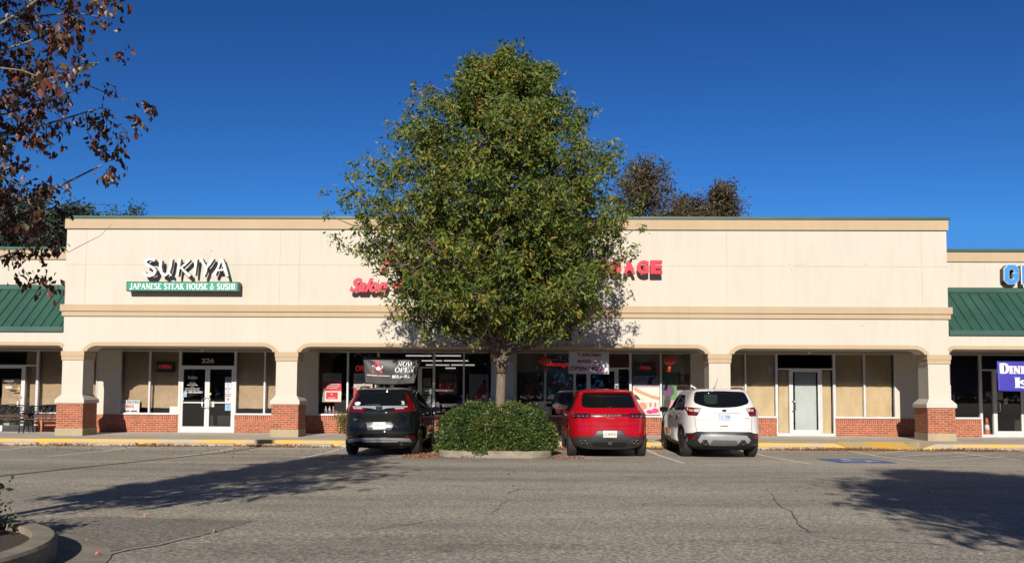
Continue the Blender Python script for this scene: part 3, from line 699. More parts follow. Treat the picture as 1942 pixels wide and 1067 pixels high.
sheet('window_paper', 1640, 1692, 668, 790, YB2, M_KRAFT2, 'pale brown paper peeling at its right edge, rightmost papered window', 'window paper', 0.02, group=GP)
sheet('door_paper', 1507, 1549, 706, 821, YS+0.02, M_WPAPER, 'white sheet covering the glass of the door between the brown papered windows', 'door paper', 0.003)
M_CURT = kraft('grey_curtain', (.44, .40, .35)); M_CURT2 = kraft('dull_red_curtain', (.30, .11, .09))
for a, b, y1_, l in ((981, 1032, 770, 'grey curtain behind the leftmost massage window'), (1036, 1087, 770, 'grey curtain behind the oval Massage sign'), (1198, 1251, 730, 'grey curtain behind the dark rectangular OPEN sign'), (1255, 1309, 770, 'grey curtain behind the right lantern')):
    sheet('curtain', a, b, 664, y1_, YS+.3, M_CURT, l, 'curtain', .03, 'curtains of the massage shop')
sheet('curtain', 1093, 1193, 664, 699, YS+.3, M_CURT2, 'dull red curtain above the door right of the white banner', 'curtain', .03)
# the salon and massage shops show dark rooms: back partitions
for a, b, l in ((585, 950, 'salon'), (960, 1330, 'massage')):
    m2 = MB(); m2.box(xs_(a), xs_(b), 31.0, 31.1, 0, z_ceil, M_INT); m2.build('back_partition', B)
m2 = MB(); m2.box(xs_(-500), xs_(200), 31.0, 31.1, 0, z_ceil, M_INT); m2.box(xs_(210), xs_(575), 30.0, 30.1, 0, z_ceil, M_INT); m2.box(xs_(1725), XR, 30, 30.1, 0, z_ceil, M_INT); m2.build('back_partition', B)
# salon ceiling strip lights
M_TUBE = simple('strip_light', (.9, .9, .9), .5, emit=(1, .98, .92), estr=.5, var=0)
for i, (p0_, p1_, py, Y) in enumerate(((770, 818, 674.5, 28.6), (826, 874, 674.5, 28.6), (800, 838, 684, 29.3), (842, 888, 684, 29.3), (808, 852, 692, 30.2), (856, 900, 692, 30.2), (845, 864, 698, 30.9))):
    x0, z = P(p0_, py, Y); x1, _ = P(p1_, py, Y); m2 = MB(); m2.box(x0, x1, Y-.05, Y+.05, z-.012, z+.03, M_TUBE)
    tag(m2.build('strip_light'), ['front row, left strip light under the salon ceiling', 'front row, right strip light under the salon ceiling', 'second row, left strip light in the salon', 'second row, right strip light in the salon', 'third row, left strip light in the salon', 'third row, right strip light in the salon', 'short lowest strip light at the back of the salon'][i], 'strip light', 'salon ceiling strip lights')

# ------------------------------------------------------------------ posters, boards
def board(name, px0, px1, py0, py1, Y, items, base, label, cat, group=None, th=0.004, tilt=0):
    """flat printed sheet; items in unit coordinates (u right, v up)"""
    x0, z1 = P(px0, py0, Y); x1, z0 = P(px1, py1, Y); m2 = MB()
    m2.box(x0, x1, Y, Y+th, z0, z1, flat(base)); U = lambda u: x0+(x1-x0)*u; V = lambda v: z0+(z1-z0)*v; k = 0
    for it in items:
        k += 1; d = 0.0008*k+.0006
        if it[0] == 'r': m2.box(U(it[1]), U(it[2]), Y-d, Y, V(it[3]), V(it[4]), flat(it[5]))
        elif it[0] == 'e':
            m2.prism([(U(min(1, max(0, it[1]+it[3]*math.cos(R(a))))), V(min(1, max(0, it[2]+it[4]*math.sin(R(a)))))) for a in range(0, 360, 20)], Y-d, Y, flat(it[5]))
        elif it[0] == 'p': m2.prism([(U(u), V(v)) for u, v in it[1]], Y-d, Y, flat(it[2]))
        elif it[0] == 't': text_mesh(m2, it[1], U(it[2]), U(it[3]), V(it[4]), V(it[5]), Y, d, flat(it[6]), it[7] if len(it) > 7 else 0)
        elif it[0] == 's': serif_text(m2, it[1], U(it[2]), U(it[3]), V(it[4]), V(it[5]), Y, d, flat(it[6]))
    return tag(m2.build(name), label, cat, group)
YG = YS+0.02; RED = (.55, .012, .03); WH = (.75, .75, .75); GRY = (.30, .31, .31); BK = (.01, .01, .011)
board('poster', 612, 647, 707, 762, YG, [('r', 0, 1, .38, .70, (.42, .01, .02)), ('e', 1.0, .12, .85, .48, (.62, .03, .05)), ('r', .14, 1, .02, .38, (.74, .70, .66)), ('r', .2, .82, .1, .34, (.62, .012, .04)), ('t', 'A', .44, .56, .24, .31, WH), ('r', .3, .7, .14, .155, WH), ('r', .3, .95, .6, .62, WH), ('r', .25, .9, .54, .555, WH), ('r', .2, .8, .48, .495, WH), ('r', .1, .9, .82, .84, (.2, .2, .2))], GRY, 'grey, red and white salon poster in the window nearest the second pillar', 'poster')
board('poster', 671, 706, 707, 763, YG, [('r', 0, 1, .63, .66, BK), ('r', 0, .18, 0, .5, RED), ('r', .18, .5, .5, .6, (.5, .4, .3)), ('r', .55, .95, .55, .58, (.6, .1, .15)), ('p', [(0, 0), (.5, 0), (.0, .4)], RED), ('r', .1, .8, .78, .8, (.15, .15, .15))], (.5, .5, .49), 'grey and white poster with red corner behind the black banner', 'poster')
board('paper_notice', 711, 715, 729, 735, YG, [('r', .1, .9, .4, .6, GRY)], WH, 'tiny white notice left of the door behind the black banner', 'notice')
board('paper_notice', 803, 817, 716, 732, YG, [('r', .1, .9, .2*i, .2*i+.06, (.1, .1, .1)) for i in range(1, 5)], (.48, .48, .45), 'upper pale notice beside the salon door', 'notice')
board('paper_notice', 801, 818, 735, 748, YG, [('r', .1, .9, .2*i, .2*i+.06, (.12, .12, .12)) for i in range(1, 5)]+[('r', 0, 1, .92, 1, WH)], (.36, .38, .38), 'middle grey notice beside the salon door', 'notice')
board('paper_notice', 801, 818, 750, 764, YG, [('r', .1, .9, .3, .36, (.12, .12, .12))], (.25, .26, .25), 'lowest grey notice beside the salon door', 'notice')
board('paper_notice', 805, 816, 700, 708, YG, [('r', .1, .9, .4, .6, (.2, .2, .2))], (.06, .04, .04), 'small dark notice at the top of the strip beside the salon door', 'notice')
board('poster', 833, 868, 708, 748, YG, [('r', 0, .74, .0, .6, (.4, .012, .03)), ('r', 0, .34, 0, .28, (.66, .03, .06)), ('e', .47, .48, .07, .1, (.42, .24, .17)), ('p', [(.44, .36), (.56, .34), (.72, .08), (.62, .05)], (.5, .32, .24)), ('r', .74, 1, 0, 1, BK), ('p', [(.76, .74), (.86, .98), (.96, .74)], (.3, .28, .26)), ('e', .86, .56, .08, .12, (.3, .12, .08)), ('p', [(.76, .34), (.86, .56), (.96, .34)], (.38, .3, .27)), ('r', .78, .96, .02, .24, (.25, .08, .05)), ('r', .1, .6, .8, .83, (.25, .25, .25))], (.10, .10, .10), 'dark and red poster with faces right of the salon door', 'poster')
board('poster', 890, 926, 709, 762, YG, [('p', [(.14, .1), (.5, .5), (.74, .72), (.9, .7), (.94, .4), (.8, .22), (.55, .12)], (.28, .012, .02)), ('e', .78, .74, .08, .08, (.06, .03, .03)), ('e', .72, .18, .07, .07, (.62, .5, .42)), ('r', .08, .5, .8, .82, (.2, .2, .2)), ('r', .08, .45, .72, .735, (.2, .2, .2)), ('e', .78, .92, .04, .03, (.05, .05, .05))], (.34, .36, .37), 'tall pale poster with a figure in a dark red dress, left of the tree trunk', 'poster')
board('poster', 981, 1027, 706, 772, YG, [('r', .4, .9, .5, 1, (.10, .06, .06)), ('e', .4, .62, .07, .08, (.2, .10, .07)), ('e', .58, .62, .07, .08, (.2, .10, .07)), ('e', .4, .74 - .04, .07, .04, (.01, .01, .01)), ('e', .58, .70, .07, .04, (.01, .01, .01)), ('p', [(.24, .3), (.3, .52), (.5, .55), (.7, .52), (.76, .3), (.6, .2), (.4, .2)], (.30, .07, .08)), ('e', .15, .72, .03, .03, (.3, .2, .05)), ('r', .2, .8, .1, .13, (.06, .06, .06))], (.03, .015, .018), 'dark poster of two seated figures in pink, left massage window', 'poster')
board('poster', 1037, 1086, 706, 773, YG, [('t', 'FOOT', .2, .8, .8, .92, (.20, .01, .02), .02), ('t', 'MASSAGE', .05, .98, .6, .75, (.42, .01, .02), .03), ('t', '$ 39.99 hr', .06, .6, .47, .54, (.02, .02, .02), .02), ('e', .6, .28, .13, .13, (.22, .02, .18)), ('e', .55, .16, .05, .1, (.22, .03, .18)), ('r', 0, 1, 0, .12, BK), ('e', .86, .3, .1, .12, (.03, .03, .06))], (.05, .17, .09), 'green poster with red massage lettering and a purple orchid', 'poster')
board('poster', 1200, 1251, 731, 786, YG, [('r', 0, 1, .94, 1, (.5, .5, .62)), ('p', [(0, .88), (.2, .75), (.45, .66), (.75, .55), (1, .50), (1, .62), (.7, .68), (.5, .76), (.3, .84), (.1, .95)], (.80, .36, .22)), ('p', [(.04, .55), (.08, .72), (.22, .62), (.3, .5)], (.09, .04, .05)), ('e', .38, .54, .09, .06, (.8, .7, .5)), ('r', 0, 1, 0, .46, (.78, .72, .66)), ('p', [(0, .28), (0, .46), (.25, .46)], (.7, .72, .25)), ('e', .36, .3, .17, .13, (.75, .3, .28)), ('e', .2, .15, .16, .12, (.8, .42, .45)), ('e', .66, .34, .04, .09, (.6, .22, .16)), ('e', .84, .34, .04, .09, (.6, .22, .16)), ('e', .64, .1, .14, .07, (.8, .02, .28)), ('e', .84, .14, .13, .09, (.82, .04, .32))], (.88, .82, .74), 'sunlit spa poster with hands on a back and pink flowers, beside the massage door', 'poster')
board('poster', 1201, 1251, 712, 730.5, YG, [('p', [(.5, 0), (.62, .9), (.9, .95), (.7, .5), (.72, 0)], (.02, .02, .03)), ('r', .5, .9, 0, .12, (.4, .05, .08))], (.30, .30, .34), 'grey strip of poster under the dark OPEN sign in the massage window', 'poster')
board('poster', 1257, 1284, 707, 775, YG, [('r', 0, 1, .64, .66, (.05, .15, .05)), ('e', .36, .5, .44, .18, (.10, .06, .10)), ('e', .34, .5, .26, .1, (.2, .03, .16)), ('p', [(.05, .0), (.12, .36), (.55, .36), (.5, .0)], (.05, .02, .04)), ('p', [(.4, 0), (.6, .26), (1, .22), (1, 0)], (.8, .35, .42)), ('r', .1, .7, .8, .82, (.2, .3, .2))], (.12, .30, .10), 'green poster with a dark purple orchid left of the white SUV', 'poster')
board('poster', 1286, 1307, 709, 731, YG, [('r', .1, .45, .5, .55, (.4, .2, .2)), ('r', .55, .9, .2, .9, (.07, .005, .01)), ('t', 'III', .1, .4, .6, .85, (.4, .1, .1))], (.13, .012, .014), 'small dark red sign hanging above the roof rail of the white SUV', 'poster')
board('delivery_sign', 229, 264, 758, 783.5, YS+.05, [('t', 'WE DELIVER!', .03, .97, .74, .95, (.06, .08, .14), .02), ('t', '803', .28, .7, .42, .64, (.7, .03, .08), .03), ('r', .18, .48, .12, .22, (.05, .05, .08)), ('r', .56, .88, .12, .22, (.05, .05, .08))], (.72, .74, .76), 'white WE DELIVER board with red 803 on the brick ledge', 'sign')
board('paper_notice', 322, 337, 770, 783.5, YS+.04, [('r', .1, .8, .5, .53, (.6, .6, .6))], (.78, .78, .76), 'small white card leaning left of the 226 double doors', 'notice')
YD = YS-0.034
m2 = MB(); wl = flat((.7, .7, .68)); wl2 = flat((.3, .3, .3))
def tx(m2, s, px0, px1, py0, py1, Y, mat, bold=0, d=.002, shear=0):
    x0, z1 = P(px0, py0, Y); x1, z0 = P(px1, py1, Y); text_mesh(m2, s, x0, x1, z0, z1, Y, d, mat, bold, shear)
tx(m2, 'Sukiya', 356, 374, 712, 720, YD, wl, .01, shear=.3); tx(m2, 'Open Hours', 360, 371, 722.5, 724.5, YD, wl2)
tx(m2, 'Lunch: Monday', 359, 372, 726, 728, YD, wl); tx(m2, 'Monday 11:00am-2:30pm', 355, 375, 728.8, 731.2, YD, wl, .01)
tx(m2, 'Dinner', 362, 368, 732.3, 734, YD, wl); tx(m2, 'Sunday-Thursday 4:30pm-9:00pm', 351, 379, 735, 737.5, YD, wl, .01); tx(m2, 'Friday-Saturday 4:30pm-9:30pm', 351, 378, 738, 740.5, YD, wl, .01)
tx(m2, 'TEL: 803-226-0322', 348, 384, 741, 745, YD, wl, .03)
tag(m2.build('door_lettering'), 'white Sukiya name, opening hours and telephone number on the left 226 door', 'lettering')
m2 = MB(); tx(m2, '226', 382.5, 406, 679, 688, YS-.006, flat((.55, .54, .5)), .02); tag(m2.build('house_number'), 'pale number 226 on the dark glass above the double doors', 'house number')
m2 = MB(); tx(m2, 'TUCK-OFF', 8, 26, 720, 723.5, YD, wl, .01); tx(m2, 'BODY CARE', 15, 31, 725, 728, YD, flat((.1, .08, .06)), .01); tag(m2.build('door_lettering'), 'small lettering on the glass of the leftmost door', 'lettering')
board('door_sticker', 10, 22, 732, 735.5, YD, [('r', .1, .9, .4, .6, GRY)], WH, 'white oblong sticker on the leftmost door', 'sticker')
board('door_sticker', 17, 28, 737, 739.5, YD, [('r', .1, .9, .4, .6, GRY)], (.02, .02, .02), 'black oblong sticker on the leftmost door', 'sticker')
def disc(px, py, r, Y, mat, name, label, cat):
    x, z = P(px, py, Y); m2 = MB(); m2.prism([(x+r*math.cos(R(a)), z+r*math.sin(R(a))) for a in range(0, 360, 20)], Y-.002, Y, mat); return tag(m2.build(name), label, cat)
M_YDOT = flat((.85, .62, .05))
disc(36, 735.5, .035, YD, M_YDOT, 'door_sticker', 'round yellow sticker on the leftmost door', 'sticker'); disc(398, 746.5, .045, YD, M_YDOT, 'door_sticker', 'round yellow sticker on the right 226 door', 'sticker')
board('door_sticker', 344.5, 354, 744, 752, YD, [('r', .1, .9, .3, .7, (.2, .35, .5))], (.3, .5, .68), 'light blue sticker at the edge of the left 226 door', 'sticker')
board('door_sticker', 344.5, 348, 753, 759, YD, [('r', .2, .8, .3, .5, (.5, .1, .1))], WH, 'small white sticker below the light blue one on the left 226 door', 'sticker')
board('door_sticker', 399.5, 406, 761, 771, YD, [('e', .4, .7, .3, .18, (.6, .2, .08)), ('r', .2, .8, .2, .35, (.3, .3, .3))], (.7, .68, .62), 'small white and orange sticker under the handle of the right 226 door', 'sticker')
for py0, py1, c, l in ((714, 724, (.20, .20, .27), 'topmost grey notice'), (725, 735, (.6, .62, .7), 'second pale notice from the top'), (735.5, 747, (.62, .6, .66), 'third pale notice from the top'), (748, 762, (.68, .62, .62), 'fourth notice down, with red print,'), (763, 778, (.25, .48, .68), 'lowest, sky blue notice')):
    board('door_notice', 427, 438.5, py0, py1, YD, [('r', .1, .9, .75, .85, (.1, .12, .3)), ('e', .5, .4, .2, .2, (.55, .2, .2) if 'red' in l else tuple(x*.7 for x in c))], c, l+' in the column on the right 226 door', 'notice', 'notices on the right 226 door')
# illuminated signs
M_NEON = simple('red_neon', (.6, .02, .02), .4, emit=(1, .04, .03), estr=.3, var=0); M_NEON2 = simple('dull_red_neon', (.5, .02, .02), .4, emit=(1, .04, .03), estr=.3, var=0)
M_BLACK = simple('black_plastic', (.012, .012, .013), .35)
def led(px0, px1, py0, py1, Y, s, tb, label, mat, shape='r'):
    x0, z1 = P(px0, py0, Y); x1, z0 = P(px1, py1, Y); o = empty('open_sign', ((x0+x1)/2, Y, z0)); tag(o, label, 'lit sign'); m2 = MB()
    if shape == 'r': m2.box(x0, x1, Y, Y+.04, z0, z1, M_BLACK)
    elif shape == 'e': m2.prism([((x0+x1)/2+(x1-x0)/2*math.cos(R(a)), (z0+z1)/2+(z1-z0)/2*math.sin(R(a))) for a in range(0, 360, 12)], Y, Y+.04, M_BLACK)
    if shape != 'n': m2.build('housing', o)
    m2 = MB(); U = lambda u: x0+(x1-x0)*u; V = lambda v: z0+(z1-z0)*v
    text_mesh(m2, s, U(tb[0]), U(tb[1]), V(tb[2]), V(tb[3]), Y-.002, .01, mat, -.005 if shape == 'r' else .01, .25 if shape != 'r' else 0)
    if shape == 'e':
        for a in range(0, 360, 18):
            m2.lathe([(.008, 0), (.008, -.01)], simple('blue_led', (.1, .15, .5), .4, emit=(.2, .3, 1), estr=.5, var=0), (U(.5+.43*math.cos(R(a))), Y, V(.5+.41*math.sin(R(a)))), 'y', 6)
    m2.build('lettering', o)
led(297, 330, 685, 705, YS+.06, 'OPEN', (.12, .82, .30, .68), 'black sign with dim red OPEN letters in the window left of the 226 doors', M_NEON2)
led(1203, 1244, 686, 714, YS+.05, 'OPEN', (.26, .76, .48, .70), 'large dark rectangular sign with faint red OPEN beside the massage door', M_NEON2)
led(673, 703, 691, 705, YS+.05, 'OPEN', (.05, .95, .1, .9), 'red neon OPEN letters half hidden by the black banner', M_NEON, 'n')
led(1034, 1081, 679, 703, YS-.08, 'Massage', (.05, .97, .28, .72), 'dark oval sign with red Massage script between lantern and banner', M_NEON, 'e')

# banners
def cloth(name, corners, Y, base, label, deco, sag=0.0, folds=0.02, nx=40, nz=24):
    (x0, z0), (x1, z1), (x2, z2), (x3, z3) = [P(p[0], p[1], Y) for p in corners]  # TL TR BR BL
    def S_(u, v):      # v up
        t = (x0+(x1-x0)*u, z0+(z1-z0)*u-sag*math.sin(math.pi*u)); b_ = (x3+(x2-x3)*u, z3+(z2-z3)*u-sag*1.2*math.sin(math.pi*u))
        x = b_[0]+(t[0]-b_[0])*v; z = b_[1]+(t[1]-b_[1])*v
        # tension folds fan from the top corners
        y = 0
        for (cu, s_) in ((0, 1), (1, -1)):
            du = (u-cu)*s_+.001; dv = (1-v)+.001; a = math.atan2(dv*.6, du); rr = math.hypot(du, dv*.6)
            y += folds*math.sin(a*9+cu)*max(0, rr)*math.exp(-rr*2.6)*3
        y += folds*.4*math.sin(u*7+v*3)
        return x, Y+y, z
    m2 = MB(); vs = [S_(i/nx, j/nz) for j in range(nz+1) for i in range(nx+1)]; n = len(vs); vs += [(x, y+.003, z) for x, y, z in vs]
    fs = []
    for j in range(nz):
        for i in range(nx):
            a = j*(nx+1)+i; fs += [(a, a+1, a+nx+2, a+nx+1), (a+n, a+nx+1+n, a+nx+2+n, a+1+n)]
    for i in range(nx): a = i; fs.append((a, a+n, a+1+n, a+1)); a = nz*(nx+1)+i; fs.append((a, a+1, a+1+n, a+n))
    for j in range(nz): a = j*(nx+1); fs.append((a, a+nx+1, a+nx+1+n, a+n)); a += nx; fs.append((a, a+n, a+nx+1+n, a+nx+1))
    m2.add(vs, fs, base, True)
    # printing follows the cloth
    tmp = MB(); deco(tmp)
    for i, v in enumerate(tmp.v):
        x, y, z = S_(v[0], v[2]); tmp.v[i] = (x, y-.010+v[1], z)
    m2.add(tmp.v, [f for f in tmp.f], tmp.mats[0], False) if len(tmp.mats) == 1 else None
    if len(tmp.mats) > 1:
        o = len(m2.v); m2.v += tmp.v
        for f, k in zip(tmp.f, tmp.m): m2.f.append(tuple(i+o for i in f)); m2.m.append(m2.mi(tmp.mats[k])); m2.sm.append(False)
    ob = m2.build(name); return tag(ob, label, 'banner'), S_
MB_BLACK = simple('black_vinyl', (.010, .010, .012), .48); MB_WHITE = simple('white_vinyl', (.72, .74, .78), .4); MB_PURPLE = simple('purple_vinyl', (.055, .045, .42), .4)
PW = flat((.78, .78, .78)); PR = flat((.62, .03, .06))
def deco_a(t):
    # serif A with a white scissor-like flourish, then two lines of name
    ribbon(t, [(.16, .42), (.245, .86)], .014, 0, .001, PR); ribbon(t, [(.245, .86), (.33, .42)], .045, 0, .0015, PR); ribbon(t, [(.19, .57), (.30, .57)], .02, 0, .002, PR)
    ribbon(t, [(.14, .425), (.19, .425)], .02, 0, .002, PR); ribbon(t, [(.29, .425), (.35, .425)], .02, 0, .0025, PR)
    t.prism([(.27+.04*math.cos(R(a)), .58+.075*math.sin(R(a))) for a in range(0, 360, 30)], -.004, 0, PW)
    ribbon(t, [(.17, .62), (.165, .66), (.18, .68), (.2, .64), (.22, .6), (.27, .6)], .012, 0, .003, PW); ribbon(t, [(.27, .55), (.31, .56), (.34, .6), (.35, .66), (.335, .68), (.325, .65)], .014, 0, .0035, PW)
    text_mesh(t, 'AMAZING', .05, .255, .30, .345, 0, .002, PW, .03); text_mesh(t, 'ARTIZENS', .275, .49, .30, .345, 0, .002, PW, .03)
    text_mesh(t, 'Hair Color & Day Spa', .1, .42, .17, .215, 0, .002, flat((.3, .02, .03)), 0, .3)
    serif_text(t, 'NOW', .60, .89, .68, .86, 0, .002, PW, .17, .30); serif_text(t, 'OPEN', .57, .92, .46, .65, 0, .002, PW, .17, .30)
    text_mesh(t, '803.649.2', .53, .87, .24, .36, 0, .002, PW, .03)
ob, SA = cloth('hanging_banner', [(687, 674), (801, 678), (786, 727), (692, 727)], 25.95, MB_BLACK, 'black vinyl banner reading NOW OPEN with a red letter A, strung over the salon entrance', deco_a, .03, .012)
m2 = MB()
for a, b in ((SA(0, 1), (PXx(659, 668, 26.1), 26.1, z_arch+.02)), (SA(1, 1), (PXx(829, 664, 26.1), 26.1, z_arch+.02)), (SA(0, .02), (PXx(664, 735, 26.1), 26.3, PZ(664, 735, 26.3)))): m2.tube([a, b], .004, wl, 5)
m2.build('tie_cord', ob)
def deco_w(t):
    dr = flat((.45, .01, .02)); text_mesh(t, 'T AROMA', .20, .82, .76, .91, 0, .002, dr, .03); text_mesh(t, 'MASSAGE', .22, .80, .48, .63, 0, .002, dr, .03); text_mesh(t, 'OPEN NOW', .04, .92, .14, .33, 0, .002, dr, .04)
cloth('hanging_banner', [(1079, 665), (1155, 666), (1155, 709), (1078, 708)], 25.9, MB_WHITE, 'white vinyl banner with red T AROMA MASSAGE OPEN NOW lettering, dappled by tree shade', deco_w, 0, .012)
def deco_p(t):
    w = flat((.80, .80, .82)); serif_text(t, 'DINING ROOM', .03, .97, .58, .92, 0, .002, w, .30, .5, caps=(0, 7)); serif_text(t, 'IS OPEN', .21, .82, .12, .46, 0, .002, w, .30, .5, caps=(0, 3))
cloth('hanging_banner', [(1890.5, 683.5), (2046, 686), (2044, 744), (1893.5, 741)], 25.9, MB_PURPLE, 'purple banner with white slab letters DINING hanging at the right edge', deco_p, 0, .012)

# wall signs
M_RED = simple('red_acrylic', (.72, .012, .045), .3); M_DKRIM = simple('dark_sign_rim', (.03, .03, .032), .4); M_WSIGN = simple('white_acrylic', (.88, .88, .86), .35)
M_TEAL = simple('green_acrylic', (.01, .36, .22), .35)
YF = YP-0.02
o = empty('restaurant_sign', (PXx(350, 520, YP), YP, PZ(350, 560, YP))); tag(o, 'white brush-style SUKIYA letters standing out from the cream wall', 'sign')
def bru(m2, strokes, Y, d, mat):
    for pts, w0, w1 in strokes: ribbon(m2, [P(500*0+px, py, Y) for px, py in pts], w0, Y, d+random.uniform(0, .004), mat, w1)
Z = lambda x, y: (x/3.951, 380+y/3.951)
bt = [[([Z(1165, 452), Z(1145, 440), Z(1115, 442), Z(1095, 455), Z(1098, 475), Z(1125, 492), Z(1155, 508), Z(1168, 530), Z(1155, 555), Z(1125, 565), Z(1095, 558), Z(1082, 540)], .07, .085)],
      [([Z(1210, 450), Z(1205, 500), Z(1215, 545), Z(1240, 560), Z(1265, 545), Z(1280, 500), Z(1290, 440)], .085, .07), ([Z(1268, 545), Z(1290, 562)], .06, .03)],
      [([Z(1350, 440), Z(1345, 500), Z(1335, 568)], .085, .05), ([Z(1425, 445), Z(1385, 485), Z(1350, 512)], .075, .04), ([Z(1362, 505), Z(1390, 535), Z(1428, 568)], .05, .09)],
      [([Z(1475, 440), Z(1468, 500), Z(1462, 562)], .08, .05)],
      [([Z(1512, 440), Z(1525, 470), Z(1545, 495)], .09, .05), ([Z(1600, 435), Z(1575, 475), Z(1550, 505), Z(1545, 535), Z(1530, 570)], .08, .06)],
      [([Z(1665, 438), Z(1640, 495), Z(1612, 560)], .05, .07), ([Z(1665, 438), Z(1685, 495), Z(1705, 570)], .08, .085), ([Z(1628, 525), Z(1690, 520)], .05, .05)]]
for st_ in bt:
    m2 = MB(); bru(m2, st_, YP-.24, .05, M_WSIGN)
    for pts, w0, w1 in st_: ribbon(m2, [P(px, py, YP-.24) for px, py in pts], w0*.92, YP-.12, .12, M_DKRIM, w1*.92)
    l = m2.build('letter', o)
o = empty('name_board', (PXx(350, 560, YP), YP, PZ(350, 560, YP))); tag(o, 'long green box sign reading JAPANESE STEAK HOUSE & SUSHI in white serif capitals', 'sign')
x0, z1 = P(243, 534.5, YP-.2); x1, z0 = P(454, 553, YP-.2); m2 = MB(); m2.box(x0, x1, YP-.30, YP-.06, z0, z1, M_DKRIM); m2.box(x0+.1, x0+.2, YP-.06, YP, z0+.05, z1-.05, M_DKRIM); m2.box(x1-.2, x1-.1, YP-.06, YP, z0+.05, z1-.05, M_DKRIM); m2.build('cabinet', o)
m2 = MB(); m2.box(x0+.025, x1-.025, YP-.306, YP-.29, z0+.025, z1-.025, M_TEAL); pf = m2.build('face_panel', o)
m2 = MB(); serif_text(m2, 'JAPANESE STEAK HOUSE & SUSHI', x0+.11, x1-.08, z0+.055, z1-.055, YP-.306, .004, M_WSIGN, .20, .36); m2.build('lettering', pf)
# Salon script and letters above, mostly behind the tree
o = empty('salon_sign', (PXx(720, 540, YP), YP, PZ(720, 560, YP))); tag(o, 'red script Salon letters on the cream wall, half hidden by the tree', 'sign')
x0, z1 = P(667, 529, YP); x1, z0 = P(738, 556, YP); m2 = MB(); text_mesh(m2, 'Salon', x0, x1, z0, z1, YP-.18, .12, M_RED, .045, .45); m2.build('letter_set', o)
x0, z1 = P(745, 529, YP); x1, z0 = P(820, 556, YP); m2 = MB(); text_mesh(m2, '& Spa', x0, x1, z0, z1, YP-.18, .12, M_RED, .045, .45); m2.build('letter_set', o)
x0, z1 = P(724, 462, YP); x1, z0 = P(764, 517, YP); m2 = MB(); ribbon(m2, [(x0+.06, z0), (x0+.30, z1)], .09, YP-.05, .12, M_RED); ribbon(m2, [(x0+.30, z1), (x1-.05, z0)], .16, YP-.05, .121, M_RED); ribbon(m2, [(x0-.05, z0+.03), (x0+.18, z0+.03)], .06, YP-.05, .122, M_RED); ribbon(m2, [(x1-.22, z0+.03), (x1+.06, z0+.03)], .06, YP-.05, .123, M_RED); ribbon(m2, [(x0+.16, z0+.28), (x1-.16, z0+.28)], .06, YP-.05, .1235, M_RED); m2.build('letter', o)
o = empty('massage_sign', (PXx(1180, 520, YP), YP, PZ(1180, 523, YP))); tag(o, 'row of bold red capitals ending in AGE beside the tree crown', 'sign')
wd_ = 25.2
for i, ch in enumerate('MASSAGE'):
    xa = 1253-(6-i)*25.3-22.5; xb = xa+22.5
    if ch == 'M': xa -= 5
    x0, z1 = P(xa, 496.5, YP); x1, z0 = P(xb, 522, YP); m2 = MB(); text_mesh(m2, ch, x0, x1, z0, z1, YP-.2, .13, M_RED, .06); m2.build('letter', o)
o = empty('shop_sign', (PXx(1925, 540, YW), YW, PZ(1925, 546, YW))); tag(o, 'big light blue block letters with white rims cut off by the right edge', 'sign')
M_SKY = simple('light_blue_acrylic', (.06, .30, .72), .35)
def blockG(w_, Y, d, mat):
    m2 = MB(); 
    def q(px, py): return P(px, py, YW-.25)
    pts = [q(1928, 517), q(1928, 511), q(1923, 506), q(1914, 506), q(1909, 511), q(1909, 529), q(1914, 534), q(1923, 534), q(1928, 529), q(1928, 522), q(1920, 522)]
    ribbon(m2, pts, w_, Y, d, mat); return m2
m2 = blockG(.165, YW-.2, .05, M_WSIGN); m2.build('letter', o); m2 = blockG(.14, YW-.25, .012, M_SKY); m2.build('letter_face', o)
m2 = blockG(.15, YW+.0, .2, M_DKRIM); m2.build('letter_return', o)
for px in (1942, 1966):
    a_ = P(px-3, 503, YW-.25); b_ = P(px+3, 538, YW-.25); m2 = MB(); m2.box(a_[0]-.05, b_[0]+.05, YW-.25, YW-.2, b_[1]-.02, a_[1]+.02, M_WSIGN); m2.box(a_[0]-.02, b_[0]+.02, YW-.262, YW-.25, b_[1], a_[1], M_SKY); m2.box(a_[0]-.03, b_[0]+.03, YW-.2, YW, b_[1], a_[1], M_DKRIM); m2.build('letter', o)
# wall scars: bolt holes where old signs hung
m2 = MB()
for px, py in ((316, 471), (327, 470), (338, 473), (352, 459), (368, 471), (382, 458), (383, 477), (401, 476), (309, 483), (361, 482), (390, 483), (1497, 501), (1501, 510), (1527, 540), (1641, 501), (1591, 534), (1585, 507), (1713, 617), (1635, 617), (614, 507), (673, 507), (1480, 535)):
    x, z = P(px, py, YP); m2.lathe([(random.uniform(.012, .024), 0), (.008, -.006)], M_JOINT if random.random() < .6 else simple('rust', (.12, .07, .04), .9), (x, YP+.002, z), 'y', 6)
m2.build('bolt_hole', B)
m2 = MB()
for px, py, w_ in ((1500, 503, .4), (1525, 505.5, .5), (1548, 505, .4), (1572, 504, .35), (1515, 500, .3)):
    x, z = P(px, py, YP); m2.box(x, x+w_, YP-.0015, YP+.001, z, z+.012, simple('scar_plaster', (.58, .50, .40), .9))
m2.build('plaster_scar', B)

